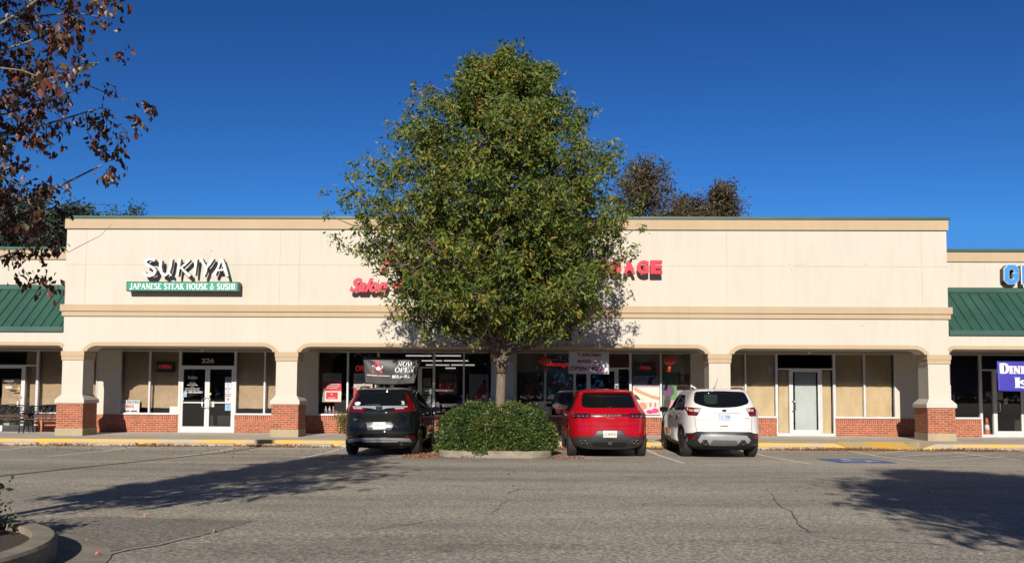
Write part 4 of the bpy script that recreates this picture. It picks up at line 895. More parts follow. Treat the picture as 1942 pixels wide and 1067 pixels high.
# lanterns
M_LANT = simple('red_lantern_paper', (.72, .06, .03), .5, var=.15, vs=20); M_GOLD = simple('gold_foil', (.7, .42, .1), .3, .6)
def lantern(px, py, Y, r, label, tassel):
    x, z = P(px, py, Y); o = empty('red_lantern', (x, Y, z)); tag(o, label, 'lantern', 'red paper lanterns in the arcade')
    m2 = MB(); n = 20; prof = [(max(.01, r*math.sin(math.pi*i/n))*1.0, z+r*.68*math.cos(math.pi*i/n)) for i in range(n+1)]
    vs = []; fs = []; K = 32
    for rr, h in prof:
        for k in range(K): a = 2*math.pi*k/K; q = rr*(1-.06*(k % 2)); vs.append((x+q*math.cos(a), Y+q*math.sin(a), h))
    for i in range(n):
        for k in range(K): a = i*K+k; b = i*K+(k+1) % K; fs.append((a, b, b+K, a+K))
    m2.add(vs, fs, M_LANT, False); m2.build('shade', o)
    m2 = MB(); m2.lathe([(r*.3, z+r*.64), (r*.3, z+r*.78)], M_GOLD, (x, Y, 0)); m2.lathe([(r*.3, z-r*.62), (r*.3, z-r*.74)], M_GOLD, (x, Y, 0)); m2.build('cap_ring', o)
    m2 = MB(); m2.tube([(x, Y, z+r*.75), (x, Y, z_ceil+.0)], .004, M_LANT, 5)
    m2.build('cord', o)
    m2 = MB(); 
    for k in range(14):
        a = 2*math.pi*k/14; e = tassel; m2.tube([(x+.01*math.cos(a), Y, z-r*.74), (x+.035*math.cos(a)-e*.02, Y+.03*math.sin(a), z-r*.95), (x+.05*math.cos(a)-e*.05, Y+.03*math.sin(a), z-r*1.75)], .009, M_LANT, 5)
    m2.build('tassel', o)
lantern(1033, 683.5, 26.0, .20, 'shaded red lantern at the left, in front of the oval Massage sign', 0)
lantern(1270.5, 683, 26.3, .205, 'sunlit red lantern hanging right of the dark OPEN sign', 1)

# things inside the salon window and by the door
def bottle(px, py0, py1, Y, label, body, cap, r=.035):
    x, z0 = P(px, py1, Y); _, z1 = P(px, py0, Y); h = z1-z0; o = empty('spray_bottle', (x, Y, z0)); tag(o, label, 'bottle')
    m2 = MB(); m2.lathe([(r, z0), (r*1.05, z0+h*.1), (r*1.0, z0+h*.55), (r*.45, z0+h*.72), (r*.4, z0+h*.8)], body, (x, Y, 0), 'z', 14); m2.build('body', o)
    m2 = MB(); m2.lathe([(r*.5, z0+h*.8), (r*.5, z0+h*.93), (r*.3, z0+h)], cap, (x, Y, 0), 'z', 12); m2.box(x-r*1.3, x, Y-.01, Y+.01, z0+h*.88, z0+h*.97, cap); m2.build('trigger', o)
o = empty('side_table', (PXx(828, 800, 27.0), 27.05, 0)); tag(o, 'small reddish wooden table outside the salon, behind the dark grey SUV', 'table')
M_WOOD = simple('reddish_wood', (.22, .07, .04), .45, var=.12); tx0, tz = P(815, 779, 27.0); tx1 = PXx(848, 779, 27.0)
m2 = MB(); m2.box(tx0, tx1, 26.9, 27.25, tz-.035, tz, M_WOOD); m2.build('tabletop', o)
for a in (tx0+.03, tx1-.06):
    for b in (26.93, 27.19): m2 = MB(); m2.box(a, a+.03, b, b+.03, 0, tz-.035, M_WOOD); m2.build('leg', o)
bottle(831, 762, 779, 27.05, 'white and light blue spray bottle on the small table', simple('pale_blue_plastic', (.35, .55, .75), .3), M_WSIGN)
m2 = MB(); x, z = P(842, 779, 27.05); m2.box(x-.05, x+.06, 27.0, 27.12, tz, tz+.06, flat((.25, .5, .6))); m2.box(x-.052, x+.062, 26.998, 27.122, tz+.02, tz+.035, WH and flat(WH)); tag(m2.build('tissue_box'), 'small blue and white box right of the spray bottle', 'box')
cols = [(.25, .5, .35), (.6, .6, .6), (.6, .12, .1), (.1, .12, .4), (.25, .12, .35), (.6, .08, .15)]
for i in range(6):
    px = 618+(i % 3)*7+(1 if i > 2 else 0); row = i//3; Y = YS+.09+.09*(1-row)
    x, _ = P(px, 780, Y); o = empty('nail_polish_bottle', (x, Y, z_sill)); c = flat(cols[i])
    tag(o, ['green-capped', 'pale', 'red-capped', 'dark blue', 'violet', 'crimson'][i]+' small bottle on the salon window ledge, '+('back' if row == 0 else 'front')+' row', 'bottle', 'small bottles on the salon window ledge')
    z0 = z_sill+(0.12 if row == 0 else .0)+.001
    m2 = MB(); m2.lathe([(.036, z0), (.042, z0+.04), (.03, z0+.085), (.014, z0+.10)], c, (x, Y, 0), 'z', 10); m2.build('body', o)
    m2 = MB(); m2.lathe([(.016, z0+.10), (.02, z0+.13), (.012, z0+.15)], flat((.6, .6, .62)), (x, Y, 0), 'z', 8); m2.build('cap', o)
m2 = MB(); a, b = xs_(614), xs_(640); m2.box(a, b, YS+.05, YS+.24, z_sill-.04, z_sill, M_INT2); m2.box(a, b, YS+.145, YS+.24, z_sill, z_sill+.12, M_INT2); tag(m2.build('display_step'), 'low dark display step under the small bottles in the salon window', 'display stand')
m2 = MB(); m2.box(xs_(715), xs_(823), 29.5, 30.0, 0, .9, M_INT2)
# dark salon counter seen through the door glass
tag(m2.build('reception_desk'), 'dim reception desk inside the salon behind the black banner', 'desk')
# traffic cone
x, _ = P(1873, 825, 27.75); o = empty('traffic_cone', (x, 27.78, 0)); tag(o, 'orange traffic cone with a white band behind the glass at the right', 'traffic cone')
M_OR = simple('orange_rubber', (.75, .12, .03), .5); m2 = MB(); m2.box(x-.16, x+.16, 27.62, 27.94, 0, .03, M_OR); m2.build('base', o)
m2 = MB(); m2.lathe([(.12, .03), (.093, .2)], M_OR, (x, 27.78, 0)); m2.lathe([(.061, .4), (.03, .62)], M_OR, (x, 27.78, 0)); m2.build('cone_body', o)
m2 = MB(); m2.lathe([(.094, .2), (.0615, .4)], simple('white_band', (.75, .72, .68), .4), (x, 27.78, 0)); m2.build('white_band', o)
board('paper_notice', 1869, 1879, 742, 751, YG, [('r', .1, .9, .5, .6, GRY)], (.25, .25, .27), 'small grey notice beside the rightmost door', 'notice')
board('door_notice', 1889, 1902, 743, 758, YD, [('r', .1, .9, .2*i, .2*i+.05, (.15, .15, .15)) for i in range(1, 5)], (.28, .28, .28), 'grey notice on the frame of the rightmost door', 'notice')
board('door_notice', 1904, 1911, 756, 766, YD, [('r', .2, .8, .3, .7, (.25, .25, .25))], (.5, .5, .5), 'small white notice below the purple banner', 'notice')

# iron benches
M_IRON = simple('black_iron', (.018, .017, .016), .45); M_SLAT = simple('dark_bench_wood', (.09, .035, .02), .5, var=.2)
def bench(xa, xb, Y, label):
    o = empty('park_bench', ((xa+xb)/2, Y, 0)); tag(o, label, 'bench', 'iron benches outside the leftmost shop')
    for i, x in enumerate((xa, xb)):
        m2 = MB(); m2.tube([(x, Y-.28, 0), (x, Y-.27, .25), (x, Y-.24, .42), (x, Y-.26, .60), (x, Y-.1, .64), (x, Y+.15, .62)], .02, M_IRON, 8)
        m2.tube([(x, Y+.26, 0), (x, Y+.18, .25), (x, Y+.16, .42), (x, Y+.22, .86)], .02, M_IRON, 8); m2.tube([(x, Y-.25, .42), (x, Y+.16, .41)], .018, M_IRON, 6)
        m2.build('leg', o)
    m2 = MB()
    for k in range(6): m2.box(xa, xb, Y-.25+k*.07, Y-.20+k*.07, .43, .455, M_SLAT)
    m2.build('seat', o)
    m2 = MB(); w_ = xb-xa; T0 = [(xa+w_*i/16, Y+.22, .84+.06*math.sin(math.pi*i/16)) for i in range(17)]
    m2.tube(T0, .018, M_IRON, 6); m2.tube([(xa, Y+.2, .60), (xb, Y+.2, .60)], .015, M_IRON, 6)
    for k in range(6):
        c = xa+w_*(k+.5)/6; 
        m2.tube([(c+.085*math.cos(t_)*(1-t_/9), Y+.21, .73+.085*math.sin(t_)*(1-t_/9)) for t_ in np.linspace(0, 6.8, 16)], .011, M_IRON, 5)
        m2.tube([(c-w_/12, Y+.2, .6), (c-.02, Y+.21, .68), (c+w_/12, Y+.22, .85)], .010, M_IRON, 5)
    m2.box(xa+.02, xb-.02, Y+.17, Y+.19, .49, .57, M_SLAT)
    m2.build('backrest', o)
bx0 = PXx(46, 800, 26.7)
bench(bx0-1.22, bx0-.02, 26.75, 'black iron scroll-back bench at the left edge, before the glass door')
bench(bx0+.12, bx0+1.34, 26.75, 'black iron scroll-back bench half hidden behind the leftmost pillar')
# potted plant on stool behind the glass door
x, _ = P(17, 800, 27.9); o = empty('potted_plant', (x, 27.95, 0)); tag(o, 'leafy plant in a pale pot inside the leftmost door', 'plant')
m2 = MB(); m2.lathe([(.13, .0), (.19, .2), (.2, .26)], simple('pale_pot', (.45, .45, .42), .5), (x, 27.95, 0)); m2.build('pot', o)

# ------------------------------------------------------------------ foliage
def unit(a): return a/np.maximum(1e-9, np.linalg.norm(a, axis=1, keepdims=True))
def leaves(name, C, per, spread, size, mats, parent=None, droop=.5, wid=.42, rng=RNG, outc=None, flatn=0.0):
    n = len(C)*per; base = np.repeat(C, per, 0)+rng.normal(0, 1, (n, 3))*(spread if np.ndim(spread) == 0 else np.array(spread))
    d = rng.normal(0, 1, (n, 3)); d[:, 2] -= droop*1.2
    if outc is not None: d += unit(base-np.array(outc))*0.9
    d = unit(d); s = unit(np.cross(d, rng.normal(0, 1, (n, 3)))); nr = np.cross(d, s)
    L = size*rng.uniform(.6, 1.3, (n, 1)); w = L*wid*rng.uniform(.8, 1.1, (n, 1))
    v0 = base; v1 = base+d*L*.45+s*w*.5+nr*w*.18; v2 = base+d*L-nr*w*.1; v3 = base+d*L*.45-s*w*.5+nr*w*.18
    V = np.stack([v0, v1, v2, v3], 1).reshape(-1, 3); idx = np.arange(n)[:, None]*4
    F = np.concatenate([idx+np.array([0, 1, 2]), idx+np.array([0, 2, 3])], 1).reshape(-1)
    me = bpy.data.meshes.new(name); me.vertices.add(len(V)); me.vertices.foreach_set('co', V.astype(np.float32).ravel())
    nf = n*2; me.loops.add(nf*3); me.loops.foreach_set('vertex_index', F.astype(np.int32)); me.polygons.add(nf)
    me.polygons.foreach_set('loop_start', np.arange(0, nf*3, 3, dtype=np.int32)); me.polygons.foreach_set('loop_total', np.full(nf, 3, dtype=np.int32))
    for m in mats: me.materials.append(m)
    me.update(calc_edges=True); me.validate()
    o = bpy.data.objects.new(name, me); COL.objects.link(o)
    if parent: o.parent = parent; o.matrix_parent_inverse = Matrix.Translation(-Vector(parent.location))
    return o
LM_TREE = leaf_mat('autumn_green_leaves', [(.22, (.014, .042, .010)), (.44, (.048, .105, .013)), (.60, (.12, .18, .018)), (.77, (.24, .245, .027)), (.86, (.36, .27, .035)), (.93, (.42, .19, .03)), (.97, (.30, .06, .02))], .30, .62)
LM_BUSH = leaf_mat('hedge_leaves', [(.2, (.012, .032, .007)), (.48, (.034, .075, .012)), (.66, (.075, .125, .018)), (.82, (.13, .14, .028)), (.93, (.20, .13, .05))], .18, .42)
LM_RUST = leaf_mat('rusty_brown_leaves', [(.25, (.030, .015, .010)), (.45, (.075, .030, .020)), (.56, (.13, .045, .028)), (.64, (.075, .075, .020)), (.74, (.15, .05, .03)), (.90, (.30, .075, .035))], .22, .45)
LM_FAR = leaf_mat('far_brown_green_leaves', [(.2, (.035, .035, .012)), (.5, (.075, .060, .022)), (.72, (.12, .075, .028)), (.9, (.10, .095, .03))], .2, .6)
LM_PINE = leaf_mat('dark_pine_needles', [(.2, (.012, .026, .012)), (.55, (.028, .05, .02)), (.9, (.055, .075, .028))], .1, .6)
LM_DEAD = leaf_mat('dead_leaf_litter', [(.2, (.10, .040, .018)), (.5, (.22, .085, .035)), (.75, (.32, .15, .06)), (.92, (.42, .22, .10))], .1, .8)

def bez(a, b, c, n): return [((1-t)**2*a+2*t*(1-t)*b+t*t*c) for t in np.linspace(0, 1, n)]
def grown_tree(root, base, h0, prof, nb, clumps, per, leafsize, spread, leafmat, barkmat, tr, seed, lean=(0, 0), droop=.5, twig=.012, inner=.3, rise=.45, top=None, cs_=.075, wid=.42):
    """base xyz; prof: list of (z, rleft, rright) crown radii; boughs climb from trunk to the crown surface"""
    rng = np.random.default_rng(seed); base = np.array(base, float); zs = np.array([p[0] for p in prof]); rl = np.array([p[1] for p in prof]); rr = np.array([p[2] for p in prof])
    m2 = MB(); ztop = zs[-1]-.15*(zs[-1]-zs[0])
    npt = 12; tp = []; trr = []
    for i in range(npt+1):
        t = i/npt; z = base[2]+(ztop-base[2])*t; tp.append(base+np.array([lean[0]*t+.05*math.sin(t*7+seed), lean[1]*t+.05*math.cos(t*5+seed), z-base[2]])); trr.append(tr*(1.25 if i == 0 else 1)*(1-t)**.75*1.0+.012)
    m2.tube([tuple(p) for p in tp], trr, barkmat, 14)
    tpz = np.array([p[2] for p in tp]); tpa = np.array(tp); C = []
    for b in range(nb):
        zt_ = zs[0]+(zs[-1]-zs[0])*((b+rng.uniform(0, 1))/nb)**.92
        th = b*2.39996+rng.normal(0, .25); cs = math.cos(th)
        Rm = np.interp(zt_, zs, rr) if cs > 0 else np.interp(zt_, zs, rl); R2 = .5*(np.interp(zt_, zs, rr)+np.interp(zt_, zs, rl))
        rad = (abs(cs)*Rm+(1-abs(cs))*R2)*rng.uniform(.74, 1.06)
        if rng.uniform() < .35: rad *= rng.uniform(.4, .8)
        zs_ = max(h0, min(zt_-rad*rise-.1*rng.uniform(), tpz[-2])); st = np.array([np.interp(zs_, tpz, tpa[:, 0]), np.interp(zs_, tpz, tpa[:, 1]), zs_])
        ax = np.array([np.interp(zt_, tpz, tpa[:, 0]), np.interp(zt_, tpz, tpa[:, 1])])
        end = np.array([ax[0]+rad*cs, ax[1]+rad*math.sin(th), zt_]); mid = st*.45+end*.55+np.array([0, 0, -.12*rad+rng.normal(0, .1)])
        pts = bez(st, mid, end, 8); r0 = max(.014, tr*.30*(rad/3.5)*(1-(zt_-zs[0])/(zs[-1]-zs[0])*.5))
        m2.tube([tuple(p) for p in pts], [r0*(1-i/8.5)+.004 for i in range(8)], barkmat, 6, False)
        for c in range(clumps):
            t = 1.04-(1.04-inner)*rng.uniform()**1.35; i = min(6, int(t*7)); f = t*7-i; p = pts[i]*(1-f)+pts[i+1]*f
            off = rng.normal(0, 1, 3)*np.array([1, 1, .6])*(.08+cs_*rad)
            q = p+off; C.append(q)
            if c % 3 == 0: m2.tube([tuple(p), tuple((p+q)/2+rng.normal(0, .03, 3)), tuple(q)], [twig, twig*.7, twig*.3], barkmat, 4, False)
    if top:
        for c in top: C.append(np.array(c))
    m2.build('trunk', root)
    lv = leaves('crown', np.array(C), per, spread, leafsize, [leafmat], root, droop, wid, rng=rng)
    return lv

# main tree in the island
TX = PXx(950, 700, 21.0); T = empty('parking_lot_tree', (TX, 21.0, -.1)); tag(T, 'large leafy green tree with yellowing leaves rising from the clipped island shrub', 'tree')
prof = [(3.15, 1.4, 1.5), (3.4, 2.3, 2.4), (3.65, 2.85, 2.9), (4.1, 2.75, 2.85), (4.8, 3.3, 2.8), (5.45, 3.55, 3.0), (6.0, 3.6, 3.2), (6.8, 3.45, 3.1), (7.55, 3.15, 2.8), (8.0, 2.8, 2.15), (8.6, 2.15, 1.8), (9.2, 1.55, 1.35), (9.6, 1.1, 1.05), (10.0, .5, .75)]
grown_tree(T, (TX, 21.0, -.1), 2.3, prof, 245, 27, 19, .128, .070, LM_TREE, M_BARK, .125, 5, droop=.45, rise=.55, inner=.48, wid=.40, cs_=.08)
m2 = MB(); x, z = TX, PZ(950, 688, 21)
m2.lathe([(.12, z-.25), (.15, z-.08), (.165, z+.03), (.14, z+.14), (.115, z+.25)], M_BARK, (x+.01, 21, 0), 'z', 12); m2.tube([(x-.12, 20.9, z+.02), (x-.25, 20.86, z+.09)], [.05, .035], M_BARK, 8); m2.tube([(x+.1, 20.9, z+.05), (x+.19, 20.88, z+.16)], [.05, .03], M_BARK, 8); m2.build('pruning_collar', T)
# island and shrub
ix0, ix1 = PXx(829, 862, 19.4), PXx(1047, 862, 19.4); icx = (ix0+ix1)/2; iw = (ix1-ix0)/2
def ring(cx, cy0, cy1, w, r, n=10):      # rounded rectangle, front corners rounded
    pts = [(cx-w, cy1)]+[(cx-w+r-r*math.cos(R(90*i/n)), cy0+r-r*math.sin(R(90*i/n))) for i in range(n+1)]+[(cx+w-r+r*math.sin(R(90*i/n)), cy0+r-r*math.cos(R(90*i/n))) for i in range(n+1)]+[(cx+w, cy1)]
    return pts
def slab(m2, pts, z0, z1, mat):
    n = len(pts); vs = [(x, y, z0) for x, y in pts]+[(x, y, z1) for x, y in pts]
    m2.add(vs, [tuple(range(n, 2*n))]+[(i, (i+1) % n, n+(i+1) % n, n+i) for i in range(n)], mat)
zi = rz(19.4)
def curb_strip(m2, outer, inner, zf, h, mat):
    n = len(outer); vs = []
    for (a, b), (c, d) in zip(outer, inner): z = zf(b); vs += [(a, b, z-.15), (a, b, z+h-.02), (a+(c-a)*.12, b+(d-b)*.12, z+h), (c, d, z+h), (c, d, z-.1)]
    fs = []
    for i in range(n-1):
        for k in range(4): fs.append((5*i+k, 5*(i+1)+k, 5*(i+1)+k+1, 5*i+k+1))
    m2.add(vs, fs, mat)
m2 = MB(); o_ = ring(icx, 19.25, 23.44, iw, .55); i_ = ring(icx, 19.40, 23.44, iw-.15, .42); curb_strip(m2, o_, i_, rz, .155, M_ISLE); struct(m2.build('island_curb', fix=True))
m2 = MB(); slab(m2, i_, -.4, zi+.10, simple('mulch', (.07, .045, .03), .95, var=.3, vs=30)); struct(m2.build('island_soil', fix=True))
# gutter apron at the island's front corners
m2 = MB(); o2 = ring(icx, 19.0, 21.5, iw+.28, .75); i2 = ring(icx, 19.24, 21.5, iw+.01, .55); n = len(o2)
vs = [(a, b, rz(b)+.005) for a, b in o2]+[(a, b, rz(b)+.008) for a, b in i2]; m2.add(vs, [(i, i+1, n+i+1, n+i) for i in range(n-1) if not 9 < i < 13], M_ISLE); struct(m2.build('island_apron', fix=True))
# shrub: dense leaf shell
SHR = empty('clipped_shrub', (icx, 20.6, zi)); tag(SHR, 'wide dome-shaped clipped green shrub around the tree trunk between the dark grey and red SUVs', 'shrub')
rng = np.random.default_rng(3); n = 5200; th = rng.uniform(0, 2*math.pi, n); ph = rng.uniform(-.25, 1, n)
ph = np.arcsin(np.clip(ph, -.3, 1)); ex, ey, ez = 1.43, 1.30, 1.10
sc_ = rng.uniform(.86, 1.0, n)*(1+.05*np.sin(th*5+ph*7)+.04*np.sin(th*11+2))
X = np.sign(np.cos(th))*np.abs(np.cos(th))**.8*np.cos(ph)**.62*ex*sc_; Yy = np.sign(np.sin(th))*np.abs(np.sin(th))**.8*np.cos(ph)**.62*ey*sc_; Zz = np.sin(ph)*ez*sc_*.92
C = np.stack([icx-.0+X, 20.55+Yy, zi+.17+np.maximum(Zz, -.06)], 1); C[:, 2] += .04
leaves('foliage', C, 16, .035, .055, [LM_BUSH], SHR, .0, .6, rng, outc=(icx, 20.55, zi+.2))
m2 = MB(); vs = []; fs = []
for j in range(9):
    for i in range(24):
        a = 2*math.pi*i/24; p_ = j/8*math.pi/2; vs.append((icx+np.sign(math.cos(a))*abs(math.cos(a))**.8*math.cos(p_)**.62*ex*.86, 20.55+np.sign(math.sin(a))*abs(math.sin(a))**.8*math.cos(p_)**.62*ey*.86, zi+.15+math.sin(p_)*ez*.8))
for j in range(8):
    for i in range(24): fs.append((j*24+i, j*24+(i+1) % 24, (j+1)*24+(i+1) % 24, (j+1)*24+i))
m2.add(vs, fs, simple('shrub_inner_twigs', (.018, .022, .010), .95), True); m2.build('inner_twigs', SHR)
# small shrub left of the dark SUV by the wall
o = empty('small_shrub', (PXx(650, 800, 26.9), 27.1, 0)); tag(o, 'small yellow-green shrub against the brick wall left of the dark grey SUV', 'shrub')
x = PXx(651, 800, 27.0); rng = np.random.default_rng(4); C = np.stack([x+rng.normal(0, .13, 60), 27.1+rng.normal(0, .1, 60), rng.uniform(.1, .62, 60)], 1)
leaves('foliage', C, 14, .04, .07, [leaf_mat('yellow_green_leaves', [(.2, (.07, .09, .02)), (.6, (.20, .18, .05)), (.9, (.3, .22, .07))], .2)], o, 0, .5, rng)
m2 = MB(); [m2.tube([(x, 27.1, 0), (x+a*.5, 27.1, .3), (x+a, 27.1, .55)], .008, M_BARK, 5) for a in (-.15, 0, .12)]; m2.build('stem', o)
# pot plant leaves
pp = bpy.data.objects['potted_plant']; x = pp.location.x; C = np.stack([x+RNG.normal(0, .12, 40), 27.95+RNG.normal(0, .08, 40), RNG.uniform(.28, .6, 40)], 1); leaves('foliage', C, 12, .04, .08, [LM_BUSH], pp, 0, .4)

# left foreground island with the rusty tree
ic = (-5.1, 5.1); rI = 1.95
def circ(r, n=72, sx=1.0): return [(ic[0]+r*math.cos(2*math.pi*i/n), ic[1]+r*math.sin(2*math.pi*i/n)) for i in range(n+1)]
zfn = lambda y: rz(y)
m2 = MB(); curb_strip(m2, circ(rI), circ(rI-.16), zfn, .155, M_ISLE); struct(m2.build('island_curb', fix=True))
m2 = MB(); pts = circ(rI-.155)[:-1]; vs = [(x, y, rz(y)+.10) for x, y in pts]; m2.add(vs, [tuple(range(len(vs)))], MATS['mulch']); struct(m2.build('island_soil'))
m2 = MB(); oo = circ(rI+.36); ii = circ(rI+.0); n = len(oo); m2.add([(x, y, rz(y)+.006) for x, y in oo]+[(x, y, rz(y)+.012) for x, y in ii], [(i, i+1, n+i+1, n+i) for i in range(n-1)], M_ISLE); struct(m2.build('island_apron', fix=True))
T2 = empty('rusty_leaf_tree', (-5.4, 5.5, .2)); tag(T2, 'near tree with drooping dark red-brown leaves reaching in from the left edge', 'tree')
prof2 = [(2.2, .5, 1.7), (2.8, .6, 2.25), (3.3, .7, 2.35), (3.8, .8, 2.35), (4.2, .8, 2.4), (4.7, .8, 2.1), (5.4, .8, 1.25), (6.2, .7, .8), (6.9, .5, .6)]
grown_tree(T2, (-5.4, 5.5, .2), 1.9, prof2, 240, 15, 22, .060, .04, LM_RUST, M_BARK2, .075, 21, droop=1.6, twig=.006, inner=.40, rise=.35, cs_=.075, wid=.62)
m2 = MB(); tw = [P(130, 478, 7.6), P(160, 462, 7.6), P(190, 447, 7.6), P(212, 426, 7.6)]; m2.tube([(a, 7.6, b) for a, b in [(-4.6, 2.9)]+tw], [.006, .003, .003, .002, .0015], M_BARK2, 4); m2.build('bare_twig', T2)
o = empty('island_shrub', (-4.25, 6.0, .3)); tag(o, 'dark leafy shrub in the planted island at the lower left corner', 'shrub')
rng = np.random.default_rng(8)
n = 1700; a_ = rng.uniform(0, 2*math.pi, n); r_ = 1.72*np.sqrt(rng.uniform(0, 1, n)); hz = (.78-.13*r_**2)*rng.uniform(0, 1, n)**.6*(1+.2*np.sin(a_*4))
C = np.stack([-5.1+r_*np.cos(a_), 5.1+r_*np.sin(a_), .30+np.maximum(.02, hz)], 1); C = C[(C[:, 0] < -3.98-.55*np.maximum(0, C[:, 2]-.45))]; leaves('foliage', C, 14, .05, .06, [LM_BUSH], o, 0, .5, rng)
m2 = MB(); [m2.tube([(-5.0, 5.3, .25), (-5.0+a*3, 5.4, .5), (-5.0+a*5, 5.6, .8)], .010, M_BARK, 5) for a in (-.15, -.05, .1, .2)]; m2.build('stem', o)

# other trees of the car park whose shadows fall in the picture
def lot_tree(x, y, h, r, seed, label, z0=3.0, nb=60, rise=.4):
    T = empty('parking_lot_tree', (x, y, rz(y))); tag(T, label, 'tree')
    pf = [(z0, r*.6, r*.6), (z0+(h-z0)*.3, r, r), (z0+(h-z0)*.6, r*.85, r*.85), (h-.3, r*.35, r*.35), (h, .1, .1)]
    grown_tree(T, (x, y, rz(y)), z0*.8, pf, nb, 16, 20, .19, .16, LM_TREE, M_BARK, .12, seed, rise=rise)
lot_tree(5.8, -1.2, 7.6, 3.0, 31, 'green tree standing outside the right edge, casting the long shadow', 3.6, 170)
lot_tree(12.6, 7.8, 6.4, 1.0, 32, 'slender green tree outside the right edge of the photo', 3.5, 26)
# lamp post outside the left edge
o = empty('lamp_post', (-8.75, 8.4, rz(8.4))); tag(o, 'tall grey parking-lot lamp post outside the left edge, casting the thin shadow', 'street lamp')
m2 = MB(); m2.lathe([(.25, rz(8.4)), (.25, rz(8.4)+.5)], M_CURB, (-8.75, 8.4, 0)); m2.build('footing', o)
m2 = MB(); m2.tube([(-8.75, 8.4, .6), (-8.75, 8.4, 7.0)], [.075, .05], M_STEEL, 10); m2.build('pole', o)
m2 = MB(); m2.box(-9.0, -8.5, 8.2, 8.6, 6.95, 7.1, M_DKRIM); m2.build('lamp_head', o, bevel=.02)

# trees behind the building
def far_tree(px, py_top, Y, r, z0, seed, label, mat, nb=46, per=22, size=.22, prof_=None, barkm=M_BARK2, cl=14, sp=.26, droop=.3):
    x, zt_ = P(px, py_top, Y); T = empty('background_tree', (x, Y, -.17)); tag(T, label, 'tree')
    pf = prof_ or [(z0, r*.6, r*.6), (z0+(zt_-z0)*.35, r, r), (z0+(zt_-z0)*.7, r*.85, r*.85), (zt_-.2, r*.4, r*.4), (zt_+.1, .1, .1)]
    grown_tree(T, (x, Y, -.17), z0*.8, pf, nb, cl, per, size, sp, mat, barkm, .28, seed, droop=droop, rise=.5)
far_tree(1218, 308, 48, 2.9, 6.5, 41, 'rounded brown-green tree rising above the roof right of the big tree', LM_FAR, 60)
far_tree(1296, 378, 50, 2.4, 5.5, 43, 'low brown treetop between the two taller trees above the roof', LM_FAR, 56)
far_tree(1368, 352, 49, 2.0, 9.3, 42, 'flat-topped brown-green tree at the right of the group above the roof', LM_FAR, 34)
far_tree(60, 385, 44, 4.6, 4.0, 44, 'dark evergreen behind the left wing, seen through the rusty leaves', LM_PINE, 90, 26, .26)
far_tree(150, 392, 45, 2.4, 4.0, 47, 'dark evergreen just left of the high parapet', LM_PINE, 44, 24, .26)
far_tree(213, 402, 52, 1.2, 7.0, 45, 'thin treetop barely showing over the parapet at the left', LM_PINE, 16, 16, .2)
far_tree(252, 390, 50, .9, 7.5, 46, 'tiny leafy tip showing over the parapet above the SUKIYA sign', LM_PINE, 12, 16, .2)
# unseen wood added behind the viewer, tall and dense to darken glass and paint reflections
rng = np.random.default_rng(9); n = 6500; xx = rng.uniform(-120, 120, n); hh = 13+2.5*np.sin(xx*.11)+2*np.sin(xx*.043+1); C = np.stack([xx, -62+rng.normal(0, 3, n), rng.uniform(0, 1, n)**.7*hh+.5], 1)
wd2 = leaves('added_wood', C, 26, .8, .75, [LM_PINE], None, .2, .6, rng); tag(wd2, 'added dark belt of trees behind the viewer, darkening the reflections in the shop glass', 'woodland', kind='stuff')

# litter of dead leaves
def litter(pts, nper, sx, sy, seed, label):
    rng = np.random.default_rng(seed); C = []
    for (x, y, k) in pts:
        for _ in range(int(nper*k)): 
            q = (x+rng.normal(0, sx), y-abs(rng.normal(0, sy))); z = rz(q[1])+abs(rng.normal(0, .018 if k > 2 else .008))+.01; C.append((q[0], q[1], z))
    o = leaves('leaf_litter', np.array(C), 1, .004, .06, [LM_DEAD], None, .0, .5, rng); return tag(o, label, 'fallen leaves', kind='stuff')
pts = [(x, 23.10, random.choice((.4, .7, 1.0, 1.6))) for x in np.arange(-20, 20, .35) if not (ix0-.1 < x < ix1+.1)]
litter(pts, 34, .22, .10, 1, 'brown fallen leaves gathered along the curb')
pts = [(PXx(p, 850, 23.2), 23.2, k) for p, k in ((1500, 3), (1560, 5), (1600, 6), (1640, 4), (1680, 2), (1790, 4), (1840, 4), (1890, 3), (130, 4), (300, 5), (500, 6), (560, 3), (1110, 6), (1060, 4), (1245, 5))]
litter(pts, 110, .35, .09, 2, 'thicker heaps of russet leaves against the curb')
pts = [(ix0-.3, 19.6, 4), (ix0-.15, 20.2, 4), (ix0-.5, 19.2, 2), (ix1+.3, 19.2, 3), (ix0+.6, 19.35, 1), (ix0+.2, 23, 3), (ix1+.3, 22.9, 5)]
litter(pts, 50, .22, .22, 3, 'reddish leaf litter by the corners of the tree island')
pts = [(random.uniform(-12, 9), random.uniform(8, 23), 1) for _ in range(90)]; litter(pts, 1, .5, .5, 4, 'single leaves scattered over the asphalt')
pts = [(-9+random.uniform(-4, 6), random.uniform(20, 22.9), 1) for _ in range(110)]; litter(pts, 1, .5, .3, 6, 'scattered leaves in the empty bays at the left')
for px, py, l in ((272, 984, 'small orange leaf'), (164, 1033, 'orange leaf on the island apron'), (183, 1055, 'bright red leaf beside the apron'), (405, 1010, 'tan leaf on the dark asphalt patch edge'), (325, 1046, 'yellow leaf near the bottom edge')):
    x, y = G(px, py); o = leaves('fallen_leaf', np.array([(x, y, rz(y)+.02)]), 3, .010, .028, [simple('red_leaf', (.5, .09, .05), .6) if 'red' in l else simple('orange_leaf', (.55, .22, .08), .6)], None, 0, .7, np.random.default_rng(int(px))); tag(o, l+' lying on the ground, lower left', 'leaf')


